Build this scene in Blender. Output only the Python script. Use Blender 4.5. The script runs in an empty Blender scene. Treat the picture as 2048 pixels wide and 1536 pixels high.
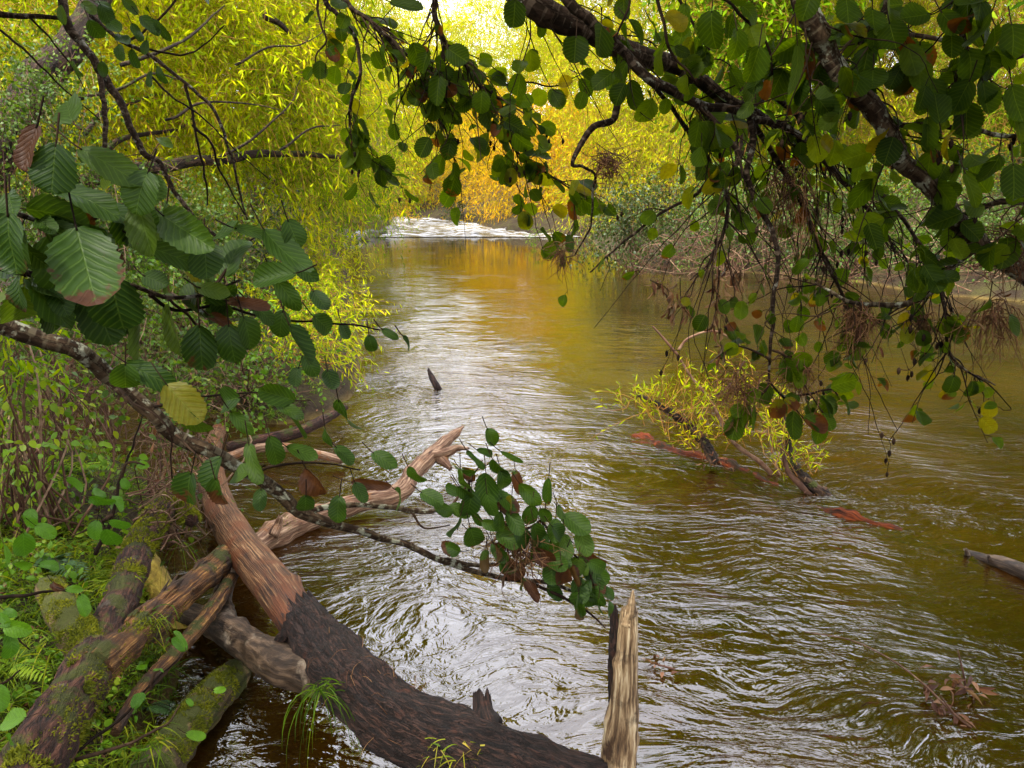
import bpy, math, random
import numpy as np
from mathutils import Vector, Matrix

random.seed(7)
RNG = np.random.default_rng(11)
SC = bpy.context.scene
COL = SC.collection
R = math.radians

# ------------------------------------------------------------------ camera
FPX, CAMH = 1500.0, 2.2
PITCH = math.atan(368.0 / FPX)
CAM = np.array([0.0, 0.0, CAMH])
FWD = np.array([0.0, math.cos(PITCH), -math.sin(PITCH)])
RGT = np.array([1.0, 0.0, 0.0])
UPV = np.array([0.0, math.sin(PITCH), math.cos(PITCH)])

def ray(x, y):
    return FWD + RGT * (x - 1024) / FPX + UPV * (768 - y) / FPX

def P(x, y, d):
    """point at forward distance d metres along a sight line"""
    return CAM + d * ray(x, y)

def Z(x, y, z=0.0):
    """point where a sight line meets the level plane z"""
    r = ray(x, y)
    return CAM + r * ((z - CAMH) / r[2])

def depth_of(p):
    return float(np.dot(np.asarray(p) - CAM, FWD))

cam = bpy.data.cameras.new("camera")
cam.sensor_width = 36.0
cam.lens = 36.0 * FPX / 2048
cam.clip_start = 0.05
cam.clip_end = 3000
co = bpy.data.objects.new("camera", cam)
COL.objects.link(co)
co.location = CAM
co.rotation_euler = (math.pi / 2 - PITCH, 0, 0)
SC.camera = co

# ------------------------------------------------------------------ noise
def _hash(ix, iy, iz, seed):
    h = (ix * 374761393 + iy * 668265263 + iz * 1274126177 + seed * 974711) & 0xFFFFFFFF
    h = ((h ^ (h >> 13)) * 1103515245) & 0xFFFFFFFF
    return ((h ^ (h >> 16)) & 0xFFFF) / 65535.0

def vnoise(p, seed=0):
    p = np.asarray(p, float)
    i = np.floor(p).astype(np.int64)
    f = p - i
    f = f * f * (3 - 2 * f)
    r = 0
    for dx in (0, 1):
        wx = f[..., 0] if dx else 1 - f[..., 0]
        for dy in (0, 1):
            wy = f[..., 1] if dy else 1 - f[..., 1]
            for dz in (0, 1):
                wz = f[..., 2] if dz else 1 - f[..., 2]
                r = r + wx * wy * wz * _hash(i[..., 0] + dx, i[..., 1] + dy, i[..., 2] + dz, seed)
    return r * 2 - 1

def fbm(p, oct=3, seed=0):
    p = np.asarray(p, float)
    a, s, r = 1.0, 1.0, 0
    for o in range(oct):
        r = r + a * vnoise(p * s, seed + o * 17)
        a *= 0.5
        s *= 2.03
    return r

def unit(v):
    v = np.asarray(v, float)
    return v / np.maximum(np.linalg.norm(v, axis=-1, keepdims=True), 1e-9)

# ------------------------------------------------------------------ mesh builder
class Geo:
    def __init__(s):
        s.V, s.Q, s.T, s.UV, s.A, s.B, s.n = [], [], [], [], [], [], 0
    def add(s, v, quads=None, tris=None, uv=None, tint=0.5, dry=0.0):
        v = np.asarray(v, float).reshape(-1, 3)
        m = len(v)
        s.V.append(v)
        if quads is not None and len(quads): s.Q.append(np.asarray(quads, np.int64).reshape(-1, 4) + s.n)
        if tris is not None and len(tris): s.T.append(np.asarray(tris, np.int64).reshape(-1, 3) + s.n)
        s.UV.append(np.zeros((m, 2)) if uv is None else np.asarray(uv, float).reshape(-1, 2))
        s.A.append(np.full(m, tint) if np.isscalar(tint) else np.asarray(tint, float).ravel())
        s.B.append(np.full(m, dry) if np.isscalar(dry) else np.asarray(dry, float).ravel())
        s.n += m
    def build(s, name, mat, parent=None, smooth=True, origin=None):
        if not s.V: return None
        V = np.concatenate(s.V)
        if origin is not None: V = V - np.asarray(origin, float)
        Q = np.concatenate(s.Q) if s.Q else np.zeros((0, 4), np.int64)
        T = np.concatenate(s.T) if s.T else np.zeros((0, 3), np.int64)
        me = bpy.data.meshes.new(name)
        me.vertices.add(len(V))
        me.vertices.foreach_set("co", V.astype(np.float32).ravel())
        L = np.concatenate([Q.ravel(), T.ravel()])
        me.loops.add(len(L))
        me.loops.foreach_set("vertex_index", L.astype(np.int32))
        tot = np.concatenate([np.full(len(Q), 4), np.full(len(T), 3)])
        st = np.concatenate([[0], np.cumsum(tot)[:-1]])
        me.polygons.add(len(tot))
        me.polygons.foreach_set("loop_start", st.astype(np.int32))
        me.polygons.foreach_set("use_smooth", np.full(len(tot), smooth, dtype=bool))
        uvl = me.uv_layers.new(name="uv")
        uvl.data.foreach_set("uv", np.concatenate(s.UV)[L].astype(np.float32).ravel())
        a = me.attributes.new("tint", 'FLOAT', 'POINT')
        a.data.foreach_set("value", np.concatenate(s.A).astype(np.float32))
        b = me.attributes.new("dry", 'FLOAT', 'POINT')
        b.data.foreach_set("value", np.concatenate(s.B).astype(np.float32))
        me.update()
        me.validate()
        me.materials.append(mat)
        o = bpy.data.objects.new(name, me)
        COL.objects.link(o)
        if parent is not None:
            o.parent = parent
            if origin is None: o.matrix_parent_inverse = Matrix.Translation(-parent.location)
        elif origin is not None:
            o.location = origin
        return o

def tag(o, label, cat, group=None, kind=None):
    o["label"] = label
    o["category"] = cat
    if group: o["group"] = group
    if kind: o["kind"] = kind
    return o

def struct(o):
    o["kind"] = "structure"
    return o

def thing(name, loc, label, cat, group=None):
    o = bpy.data.objects.new(name, None)
    COL.objects.link(o)
    o.location = Vector([float(c) for c in loc])
    o.empty_display_size = 0.1
    return tag(o, label, cat, group)

# ------------------------------------------------------------------ swept wood
def spline(pts, sub):
    pts = np.asarray(pts, float)
    if len(pts) < 2: return pts
    p = np.vstack([2 * pts[0] - pts[1], pts, 2 * pts[-1] - pts[-2]])
    out = []
    for i in range(1, len(p) - 2):
        for k in range(sub):
            t = k / sub
            a, b, c, d = p[i - 1], p[i], p[i + 1], p[i + 2]
            out.append(0.5 * ((2 * b) + (c - a) * t + (2 * a - 5 * b + 4 * c - d) * t * t + (3 * b - a - 3 * c + d) * t ** 3))
    out.append(pts[-1])
    return np.array(out)

def frames(c):
    t = unit(np.gradient(c, axis=0))
    n = np.zeros_like(t)
    ref = np.array([0, 0, 1.0]) if abs(t[0][2]) < 0.9 else np.array([1.0, 0, 0])
    v = np.cross(t[0], ref)
    n[0] = v / np.linalg.norm(v)
    for i in range(1, len(t)):
        v = n[i - 1] - t[i] * np.dot(n[i - 1], t[i])
        n[i] = v / max(np.linalg.norm(v), 1e-9)
    return t, n, np.cross(t, n)

def tube(g, pts, rad, seg=8, sub=5, rough=0.06, rscale=None, kink=0.0, jag=0.0, jag0=0.0, tint=None, cap=True, knots=0, ridge=0.0):
    """a tapering limb swept along pts; rough = surface relief, jag = splintered end"""
    pts = np.asarray(pts, float)
    c = spline(pts, sub)
    rad = np.asarray(rad, float)
    r = np.interp(np.linspace(0, len(pts) - 1, len(c)), np.linspace(0, len(pts) - 1, len(rad)), rad)
    sd = int(RNG.integers(1000))
    s = np.concatenate([[0], np.cumsum(np.linalg.norm(np.diff(c, axis=0), axis=1))])
    if kink:
        kk = np.stack([vnoise(np.stack([s / (kink * 9 + 1e-6) * 0.9, np.full_like(s, j * 7.3), np.full_like(s, sd)], -1), sd + j) for j in range(3)], -1)
        w = np.clip(np.minimum(s, s[-1] - s) / max(s[-1] * 0.15, 1e-6), 0, 1)[:, None]
        c = c + kk * kink * w
    t, n, b = frames(c)
    th = np.linspace(0, 2 * np.pi, seg + 1)[:-1]
    cs, sn = np.cos(th), np.sin(th)
    ring = n[:, None, :] * cs[None, :, None] + b[:, None, :] * sn[None, :, None]
    base = c[:, None, :] + ring * r[:, None, None]
    rs = rscale or 1.6 / max(r.mean(), 1e-4)
    rel = 1 + rough * fbm(base * rs, 3, sd)
    if ridge:
        rel = rel + ridge * np.abs(np.sin(th[None, :] * max(5, seg // 5) + 2.5 * vnoise(base * rs * 0.5, sd + 3)))
    if knots:
        for _ in range(knots):
            ks, ka = RNG.uniform(0.1, 0.9) * s[-1], RNG.uniform(0, 2 * np.pi)
            da = np.abs((th[None, :] - ka + np.pi) % (2 * np.pi) - np.pi) * r[:, None]
            rel = rel + 0.22 * np.exp(-((s[:, None] - ks) ** 2 + da ** 2) / (0.5 * r.mean()) ** 2)
    v = c[:, None, :] + ring * (r[:, None] * rel)[:, :, None]
    m = len(c)
    for (amp, e) in ((jag, m - 1), (jag0, 0)):
        if amp:
            h = np.abs(fbm(np.stack([cs * 2.3, sn * 2.3, np.full(seg, sd * 1.0)], -1), 2, sd + 9)) * amp + RNG.uniform(0, 0.35 * amp, seg)
            sg = 1 if e else -1
            v[e] = v[e] + sg * t[e][None, :] * h[:, None]
    uu = np.tile(np.append(th, 2 * np.pi)[None, :-1] / (2 * np.pi), (m, 1)) * 2 * np.pi * r.mean()
    uv = np.stack([uu, np.tile(s[:, None], (1, seg))], -1)
    i = np.arange(m - 1)[:, None] * seg
    j = np.arange(seg)[None, :]
    jn = (j + 1) % seg
    quads = np.stack([i + j, i + jn, i + seg + jn, i + seg + j], -1).reshape(-1, 4)
    verts = v.reshape(-1, 3)
    tris = []
    uvf = uv.reshape(-1, 2)
    if cap:
        e0, e1 = len(verts), len(verts) + 1
        verts = np.vstack([verts, c[0] - t[0] * r[0] * 0.2 + t[0] * jag0 * 0.0, c[-1] + t[-1] * r[-1] * 0.2])
        uvf = np.vstack([uvf, uvf[0], uvf[-1]])
        for k in range(seg):
            tris.append((e0, (k + 1) % seg, k))
            tris.append((e1, (m - 1) * seg + k, (m - 1) * seg + (k + 1) % seg))
    tt = RNG.random() if tint is None else tint
    g.add(verts, quads, tris, uvf, tt)
    return c

def bundle(g, paths, r0, r1, tint=None, seg=3):
    """many thin stems at once: paths (M,K,3)"""
    paths = np.asarray(paths, float)
    M, K, _ = paths.shape
    t = unit(np.gradient(paths, axis=1))
    ref = np.where(np.abs(t[..., 2:3]) < 0.9, np.array([0, 0, 1.0]), np.array([1.0, 0, 0]))
    n = unit(np.cross(t, ref))
    b = np.cross(t, n)
    th = np.arange(seg) * 2 * np.pi / seg
    r0 = np.broadcast_to(np.asarray(r0, float), (M,))
    r1 = np.broadcast_to(np.asarray(r1, float), (M,))
    r = r0[:, None] + (r1 - r0)[:, None] * np.linspace(0, 1, K)[None, :]
    v = paths[:, :, None, :] + (n[:, :, None, :] * np.cos(th)[None, None, :, None] + b[:, :, None, :] * np.sin(th)[None, None, :, None]) * r[:, :, None, None]
    idx = np.arange(M * K * seg).reshape(M, K, seg)
    a, bb = idx[:, :-1, :], idx[:, 1:, :]
    q = np.stack([a, np.roll(a, -1, 2), np.roll(bb, -1, 2), bb], -1).reshape(-1, 4)
    tn = RNG.random(M) if tint is None else np.full(M, tint)
    L = np.concatenate([np.zeros((M, 1)), np.cumsum(np.linalg.norm(np.diff(paths, axis=1), axis=2), axis=1)], 1)
    uv = np.stack([np.broadcast_to((th * 0.003)[None, None, :], (M, K, seg)), np.broadcast_to(L[:, :, None], (M, K, seg))], -1)
    g.add(v.reshape(-1, 3), q, None, uv.reshape(-1, 2), np.repeat(tn, K * seg))

# ------------------------------------------------------------------ leaves
def w_alder(v):
    x = np.where(v < 0.56, (0.56 - v) / 0.56, (v - 0.56) / 0.44)
    return np.clip(1 - np.abs(x) ** 2.5, 0, 1) ** 0.56
def w_willow(v):
    return np.sin(np.pi * np.clip(v, 0, 1) ** 0.8) ** 0.9
def w_oval(v):
    return np.sin(np.pi * np.clip(v, 0, 1) ** 0.75) ** 0.7

TEMPL = {}
def template(kind, rows, cols):
    key = (kind, rows, cols)
    if key in TEMPL: return TEMPL[key]
    v = np.linspace(0.0, 1.0, rows)
    u = np.linspace(-1, 1, cols)
    wf = {'alder': w_alder, 'willow': w_willow, 'oval': w_oval}[kind]
    ve = np.clip(v, 0.012, 0.988)
    w = wf(ve)
    U, Vv = np.meshgrid(u, v)
    Wd = np.tile(w[:, None], (1, cols)).copy()
    if kind == 'alder' and rows > 9:
        tooth = np.where(np.arange(rows) % 2 == 0, 1.0, 0.89)
        Wd[:, 0] *= tooth
        Wd[:, -1] *= tooth
    idx = np.arange(rows * cols).reshape(rows, cols)
    q = np.stack([idx[:-1, :-1], idx[:-1, 1:], idx[1:, 1:], idx[1:, :-1]], -1).reshape(-1, 4)
    TEMPL[key] = (U.ravel(), Vv.ravel(), Wd.ravel(), q)
    return TEMPL[key]

def leaves(g, kind, p, d, n, L, W, rows=8, cols=5, bend=0.12, fold=0.25, wave=0.03, curl=0.0, tint=None, dry=0.0, pleat=0.0):
    """N leaf blades; base p, tip direction d, face normal n, length L, width W"""
    p = np.asarray(p, float).reshape(-1, 3)
    N = len(p)
    if N == 0: return
    d = unit(d)
    n = np.asarray(n, float)
    n = unit(n - d * np.sum(n * d, 1, keepdims=True))
    s = np.cross(d, n)
    ex = lambda a: np.broadcast_to(np.asarray(a, float), (N,))[:, None]
    L, W, bend, fold, wave, curl = map(ex, (L, W, bend, fold, wave, curl))
    U, V, Wd, q = template(kind, rows, cols)
    U, V, Wd = U[None], V[None], Wd[None]
    ph = RNG.uniform(0, 6.28, (N, 1))
    au = np.abs(U)
    x = U * Wd * W * 0.5
    # roll the blade about its midrib (curl) as well as fold it
    ang = curl * U * Wd
    xr = np.where(np.abs(curl) > 1e-3, np.sin(ang) / np.where(np.abs(curl) > 1e-3, curl, 1) * W * 0.5, x)
    zr = np.where(np.abs(curl) > 1e-3, (1 - np.cos(ang)) / np.where(np.abs(curl) > 1e-3, curl, 1) * W * 0.5, 0)
    z = zr + fold * au * Wd * W * 0.5 - bend * L * V ** 2 + wave * L * np.sin(V * 7 + U * 1.5 + ph) * (0.3 + au)
    if pleat:
        z = z + pleat * L * np.sin((V - 0.42 * au) * 2 * np.pi * 7.0) * au ** 0.5 * Wd
    y = V * L * (1 - 0.35 * bend * V)
    v = p[:, None, :] + d[:, None, :] * y[..., None] + s[:, None, :] * xr[..., None] + n[:, None, :] * z[..., None]
    T = U.shape[1]
    qq = (q[None] + (np.arange(N) * T)[:, None, None]).reshape(-1, 4)
    uv = np.stack([np.broadcast_to(U * 0.5 * Wd + 0.5, (N, T)), np.broadcast_to(V, (N, T))], -1).reshape(-1, 2)
    tn = RNG.random(N) if tint is None else np.broadcast_to(np.asarray(tint, float), (N,))
    dr = np.broadcast_to(np.asarray(dry, float), (N,))
    g.add(v.reshape(-1, 3), qq, None, uv, np.repeat(tn, T), np.repeat(dr, T))

def rnd(n, s=1.0):
    return RNG.normal(0, s, (n, 3))

# ------------------------------------------------------------------ materials
class NT:
    def __init__(s, name):
        s.m = bpy.data.materials.new(name)
        s.m.use_nodes = True
        s.t = s.m.node_tree
        s.t.nodes.clear()
        s.out = s.t.nodes.new("ShaderNodeOutputMaterial")
    def n(s, ty, props=None, **inp):
        nd = s.t.nodes.new("ShaderNode" + ty)
        for k, v in (props or {}).items(): setattr(nd, k, v)
        for k, v in inp.items():
            key = k.replace("_", " ")
            sock = nd.inputs[int(k[1:])] if (k[0] == 'i' and k[1:].isdigit()) else nd.inputs[key]
            s.put(sock, v)
        return nd
    def put(s, sock, v):
        if isinstance(v, bpy.types.NodeSocket): s.t.links.new(v, sock)
        elif isinstance(v, bpy.types.Node): s.t.links.new(v.outputs[0], sock)
        elif isinstance(v, (tuple, list)) and len(v) == 3 and sock.type == 'RGBA': sock.default_value = (*v, 1)
        else: sock.default_value = v
    def noise(s, vec, scale, detail=3, rough=0.55, dist=0.0):
        return s.n("TexNoise", Vector=vec, Scale=float(scale), Detail=float(detail), Roughness=rough, Distortion=dist).outputs[0]
    def ramp(s, fac, stops, mode='LINEAR'):
        nd = s.t.nodes.new("ShaderNodeValToRGB")
        s.put(nd.inputs[0], fac)
        cr = nd.color_ramp
        cr.interpolation = mode
        while len(cr.elements) < len(stops): cr.elements.new(0.5)
        for e, (p, c) in zip(cr.elements, stops):
            e.position = p
            e.color = (*c, 1) if len(c) == 3 else c
        return nd.outputs[0]
    def mixc(s, f, a, b, mode='MIX'):
        nd = s.t.nodes.new("ShaderNodeMix")
        nd.data_type = 'RGBA'
        nd.blend_type = mode
        s.put(nd.inputs[0], f); s.put(nd.inputs[6], a); s.put(nd.inputs[7], b)
        return nd.outputs[2]
    def math(s, op, a, b=0.0, clamp=False):
        nd = s.t.nodes.new("ShaderNodeMath")
        nd.operation = op
        nd.use_clamp = clamp
        s.put(nd.inputs[0], a); s.put(nd.inputs[1], b)
        return nd.outputs[0]
    def attr(s, name):
        return s.n("Attribute", {"attribute_name": name}).outputs["Fac"]
    def scalevec(s, vec, sc):
        return s.n("Mapping", Vector=vec, Scale=sc).outputs[0]
    def map(s, v, a, b, c, d):
        nd = s.t.nodes.new("ShaderNodeMapRange")
        for k, x in enumerate((v, a, b, c, d)): s.put(nd.inputs[k], x)
        return nd.outputs[0]
    def bump(s, h, dist, strength=1.0, normal=None):
        nd = s.t.nodes.new("ShaderNodeBump")
        s.put(nd.inputs["Height"], h)
        nd.inputs["Distance"].default_value = dist
        nd.inputs["Strength"].default_value = strength
        if normal is not None: s.put(nd.inputs["Normal"], normal)
        return nd.outputs[0]
    def finish(s, shader):
        s.put(s.out.inputs[0], shader)
        return s.m

def leaf_mat(name, stops, trans, tcol_gain=(1.5, 1.35, 0.5), rough=0.42, spec=0.4, veins=0, dryc=((0.03, 0.011, 0.006), (0.085, 0.034, 0.014)), backlight=None):
    k = NT(name)
    tint, dry = k.attr("tint"), k.attr("dry")
    geo = k.n("NewGeometry")
    pos = geo.outputs["Position"]
    uv = k.n("UVMap", {"uv_map": "uv"}).outputs[0]
    base = k.ramp(tint, stops)
    mott = k.noise(pos, 90 if veins else 6, 3)
    base = k.mixc(k.map(mott, 0.3, 0.75, 0.0, 0.35), base, tuple(c * 0.55 for c in stops[0][1]))
    nrm = None
    if veins:
        sep = k.n("SeparateXYZ", Vector=uv)
        au = k.math('ABSOLUTE', k.math('SUBTRACT', sep.outputs[0], 0.5))
        ph = k.math('MULTIPLY', k.math('SUBTRACT', sep.outputs[1], k.math('MULTIPLY', au, 0.75)), 2 * math.pi * 7.5)
        ph = k.math('ADD', ph, k.math('MULTIPLY', k.noise(pos, 38, 2), 5.0))
        sv = k.math('POWER', k.map(k.math('SINE', ph), -1, 1, 0, 1), 9.0)
        mid = k.map(au, 0.0, 0.022, 1.0, 0.0)
        vein = k.math('MAXIMUM', k.math('MULTIPLY', sv, 0.75 if veins == 1 else 0.35), mid)
        vcol = tuple(min(1, c * 2.0 + 0.02) for c in stops[len(stops) // 2][1])
        base = k.mixc(k.math('MULTIPLY', vein, 0.24), base, vcol)
        # brown dead margin that eats in from the tip
        dn = k.noise(pos, 34, 6, 0.65)
        edge = k.math('ADD', k.math('ADD', sep.outputs[1], k.math('MULTIPLY', au, 0.5)), k.math('MULTIPLY', k.math('SUBTRACT', dn, 0.5), 2.4))
        m = k.map(k.math('ADD', edge, k.math('MULTIPLY', dry, 1.5)), 1.62, 1.78, 0.0, 1.0)
        spots = k.map(k.noise(pos, 150, 2), 0.66, 0.74, 0.0, 0.7)
        m = k.math('MAXIMUM', m, k.math('MULTIPLY', spots, k.map(tint, 0.45, 0.9, 0.0, 1.0)))
        dc = k.mixc(k.noise(pos, 60, 3), dryc[0], dryc[1])
        base = k.mixc(m, base, dc)
        nrm = k.bump(k.math('ADD', k.math('MULTIPLY', k.math('SINE', ph), 0.5), k.math('MULTIPLY', vein, -0.7)), 0.0005 if veins == 1 else 0.0003)
    else:
        dc = k.mixc(k.noise(pos, 30, 2), dryc[0], dryc[1])
        base = k.mixc(dry, base, dc)
    under = k.mixc(geo.outputs["Backfacing"], base, k.mixc(0.15, base, (0.13, 0.17, 0.05)))
    pb = k.n("BsdfPrincipled", Base_Color=under, Roughness=rough, Specular_IOR_Level=spec)
    tc = k.mixc(1.0, base, (*tcol_gain,), 'MULTIPLY')
    tr = k.n("BsdfTranslucent", Color=tc)
    if nrm is not None:
        k.put(pb.inputs["Normal"], nrm)
        k.put(tr.inputs["Normal"], nrm)
    mx = k.n("MixShader", i0=trans, i1=pb, i2=tr)
    return k.finish(mx)

def wood_mat(name, cols, along=6.0, around=45.0, bump=0.006, rough=0.75, patch=None, patch_lo=0.55, patch_hi=0.62, patch_scale=9.0, crack=0.0, moss=None, moss_lo=0.5, bands=None, spec=0.25, stain=None):
    """bark or bare wood: fibre running along the limb, patches of lichen / stain / moss"""
    k = NT(name)
    uv = k.n("UVMap", {"uv_map": "uv"}).outputs[0]
    geo = k.n("NewGeometry")
    pos = geo.outputs["Position"]
    warp = k.n("TexNoise", Vector=pos, Scale=9.0, Detail=2.0).outputs[1]
    uvw = k.n("MixRGB", {"blend_type": 'ADD'}, i0=0.014, i1=uv, i2=warp).outputs[0]
    fv = k.scalevec(uvw, (around, along, 1))
    fib = k.noise(fv, 1.0, 6, 0.65, 0.4)
    big = k.noise(pos, 7, 3)
    fib = k.map(fib, 0.28, 0.72, 0.0, 1.0)
    f = k.math('ADD', k.math('MULTIPLY', fib, 0.7), k.math('MULTIPLY', big, 0.35))
    base = k.ramp(f, [(0.25 + 0.5 * i / (len(cols) - 1), c) for i, c in enumerate(cols)])
    h = k.math('MULTIPLY', fib, 1.0)
    if crack:
        cv = k.math('ABSOLUTE', k.math('SUBTRACT', k.noise(k.scalevec(uvw, (around * 0.55, along * 0.8, 1)), 1.0, 4, 0.6, 1.2), 0.5))
        cm = k.map(cv, 0.0, 0.055, 1.0, 0.0)
        base = k.mixc(k.math('MULTIPLY', cm, crack), base, (0.006, 0.004, 0.003))
        h = k.math('SUBTRACT', h, k.math('MULTIPLY', cm, 1.2))
    if bands:
        bn = k.noise(k.scalevec(uvw, (9, 70, 1)), 1.0, 3, 0.6)
        base = k.mixc(k.map(bn, 0.52, 0.6, 0, 0.8), base, bands)
    if patch:
        pn = k.noise(pos, patch_scale, 5, 0.62)
        pm = k.map(pn, patch_lo, patch_hi, 0, 1)
        base = k.mixc(pm, base, k.mixc(k.noise(pos, 60, 2), patch, tuple(c * 0.6 for c in patch)))
    if stain:
        sv_ = k.n("SeparateXYZ", Vector=uv).outputs[1]
        sn_ = k.math('ADD', sv_, k.math('MULTIPLY', k.math('SUBTRACT', k.noise(k.scalevec(uvw, (22, 3, 1)), 1.0, 4, 0.65), 0.5), 1.5))
        base = k.mixc(k.map(sn_, stain[0], stain[0] + 0.12, 0, 0.92), base, k.mixc(fib, stain[2], stain[3]))
        sn2 = k.math('ADD', sv_, k.math('MULTIPLY', k.math('SUBTRACT', k.noise(k.scalevec(uvw, (40, 5, 1)), 1.0, 4, 0.7), 0.5), 1.1))
        base = k.mixc(k.map(sn2, stain[1], stain[1] + 0.05, 0, 0.95), base, (0.020, 0.010, 0.008))
    if moss:
        sep = k.n("SeparateXYZ", Vector=geo.outputs["Normal"])
        mn = k.math('ADD', k.noise(pos, 7, 4, 0.6), k.math('MULTIPLY', sep.outputs[2], 0.12))
        mm = k.map(mn, moss_lo, moss_lo + 0.08, 0, 1)
        mc = k.mixc(k.noise(pos, 120, 2), tuple(c * 0.5 for c in moss), tuple(c * 1.4 for c in moss))
        base = k.mixc(mm, base, mc)
        h = k.math('ADD', h, k.math('MULTIPLY', mm, k.noise(pos, 180, 3)))
    pb = k.n("BsdfPrincipled", Base_Color=base, Roughness=rough, Specular_IOR_Level=spec, Normal=k.bump(h, bump))
    return k.finish(pb)

def plain_mat(name, stops, scale=12, rough=0.8, bump=0.0, attr=True, spec=0.2, bscale=40):
    k = NT(name)
    pos = k.n("NewGeometry").outputs["Position"]
    nz = k.noise(pos, scale, 5, 0.6)
    f = k.math('ADD', k.math('MULTIPLY', nz, 0.7), k.math('MULTIPLY', k.attr("tint"), 0.45)) if attr else nz
    base = k.ramp(f, stops)
    pb = k.n("BsdfPrincipled", Base_Color=base, Roughness=rough, Specular_IOR_Level=spec)
    if bump: k.put(pb.inputs["Normal"], k.bump(k.noise(pos, bscale, 5), bump))
    return k.finish(pb)

M = {}
# alder: dark glossy blades, brown at the tips
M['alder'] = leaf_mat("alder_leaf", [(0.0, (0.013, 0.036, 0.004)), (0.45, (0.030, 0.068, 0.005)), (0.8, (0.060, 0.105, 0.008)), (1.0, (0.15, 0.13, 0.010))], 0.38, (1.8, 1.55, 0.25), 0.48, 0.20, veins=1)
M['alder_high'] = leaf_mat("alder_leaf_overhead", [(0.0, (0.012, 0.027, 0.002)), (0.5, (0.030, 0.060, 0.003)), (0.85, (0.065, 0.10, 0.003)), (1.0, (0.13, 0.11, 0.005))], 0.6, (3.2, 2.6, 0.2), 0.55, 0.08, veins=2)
M['willow'] = leaf_mat("willow_leaf_yellow_green", [(0.0, (0.06, 0.12, 0.001)), (0.4, (0.30, 0.37, 0.001)), (0.75, (0.54, 0.53, 0.001)), (1.0, (0.60, 0.42, 0.002))], 0.33, (1.15, 1.15, 0.4), 0.7, 0.03)
M['willow_green'] = leaf_mat("willow_leaf_green", [(0.0, (0.025, 0.07, 0.001)), (0.5, (0.13, 0.24, 0.001)), (0.85, (0.30, 0.38, 0.001)), (1.0, (0.42, 0.40, 0.002))], 0.33, (1.2, 1.2, 0.4), 0.7, 0.03)
M['willow_gold'] = leaf_mat("willow_leaf_gold", [(0.0, (0.22, 0.20, 0.001)), (0.4, (0.52, 0.36, 0.001)), (0.75, (0.62, 0.32, 0.001)), (1.0, (0.60, 0.22, 0.002))], 0.33, (1.15, 1.1, 0.4), 0.7, 0.03)
M['bramble'] = leaf_mat("shrub_leaf", [(0.0, (0.018, 0.045, 0.003)), (0.5, (0.055, 0.115, 0.006)), (0.85, (0.13, 0.20, 0.010)), (1.0, (0.27, 0.26, 0.03))], 0.38, (1.4, 1.3, 0.4), 0.45, 0.3)
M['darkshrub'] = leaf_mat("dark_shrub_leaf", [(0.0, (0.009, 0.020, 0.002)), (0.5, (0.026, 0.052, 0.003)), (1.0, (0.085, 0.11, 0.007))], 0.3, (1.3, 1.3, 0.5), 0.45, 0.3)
M['herb'] = leaf_mat("herb_leaf", [(0.0, (0.045, 0.12, 0.003)), (0.5, (0.11, 0.23, 0.005)), (1.0, (0.27, 0.33, 0.008))], 0.4, (1.3, 1.2, 0.4), 0.5, 0.25)
M['grass'] = leaf_mat("grass_blade", [(0.0, (0.035, 0.085, 0.002)), (0.4, (0.11, 0.18, 0.003)), (0.75, (0.27, 0.29, 0.004)), (1.0, (0.38, 0.26, 0.05))], 0.35, (1.3, 1.2, 0.4), 0.6, 0.15)
M['fern'] = leaf_mat("fern_leaf", [(0.0, (0.02, 0.05, 0.012)), (1.0, (0.05, 0.11, 0.025))], 0.3, (1.3, 1.3, 0.5), 0.5, 0.3)
M['dead'] = leaf_mat("dead_leaf", [(0.0, (0.05, 0.018, 0.010)), (0.5, (0.13, 0.05, 0.02)), (1.0, (0.26, 0.13, 0.06))], 0.2, (1.2, 0.9, 0.6), 0.6, 0.25)
M['yellowleaf'] = leaf_mat("fallen_willow_leaf", [(0.0, (0.55, 0.42, 0.02)), (1.0, (0.6, 0.6, 0.22))], 0.25, (1, 1, 0.6), 0.5, 0.3)
M['moss'] = leaf_mat("moss_strand", [(0.0, (0.06, 0.075, 0.008)), (0.5, (0.15, 0.16, 0.010)), (1.0, (0.28, 0.27, 0.015))], 0.3, (1.2, 1.2, 0.4), 0.8, 0.1)
M['straw'] = plain_mat("flood_straw", [(0.25, (0.03, 0.010, 0.005)), (0.6, (0.10, 0.042, 0.016)), (0.9, (0.22, 0.12, 0.05))], 40)
M['redtwig'] = plain_mat("young_willow_twig", [(0.25, (0.10, 0.045, 0.012)), (0.6, (0.28, 0.12, 0.02)), (0.9, (0.45, 0.26, 0.05))], 8)
M['twig'] = plain_mat("dark_twig", [(0.3, (0.006, 0.004, 0.003)), (0.6, (0.018, 0.010, 0.006)), (0.9, (0.05, 0.03, 0.018))], 30, 0.8, 0.002, True, 0.05)
M['drytwig'] = plain_mat("dead_stem", [(0.25, (0.025, 0.010, 0.006)), (0.6, (0.085, 0.040, 0.022)), (0.95, (0.30, 0.20, 0.12))], 14)
M['rock'] = plain_mat("river_rock", [(0.25, (0.03, 0.026, 0.022)), (0.55, (0.12, 0.115, 0.105)), (0.85, (0.30, 0.29, 0.28))], 3, 0.7, 0.03, True, 0.4, 9)
M['bark'] = wood_mat("alder_bark", [(0.006, 0.004, 0.003), (0.016, 0.010, 0.006), (0.045, 0.027, 0.018)], 30, 60, 0.003, 0.8, patch=(0.22, 0.21, 0.17), patch_lo=0.60, patch_hi=0.66, patch_scale=26, bands=(0.09, 0.065, 0.045), spec=0.06)
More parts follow.
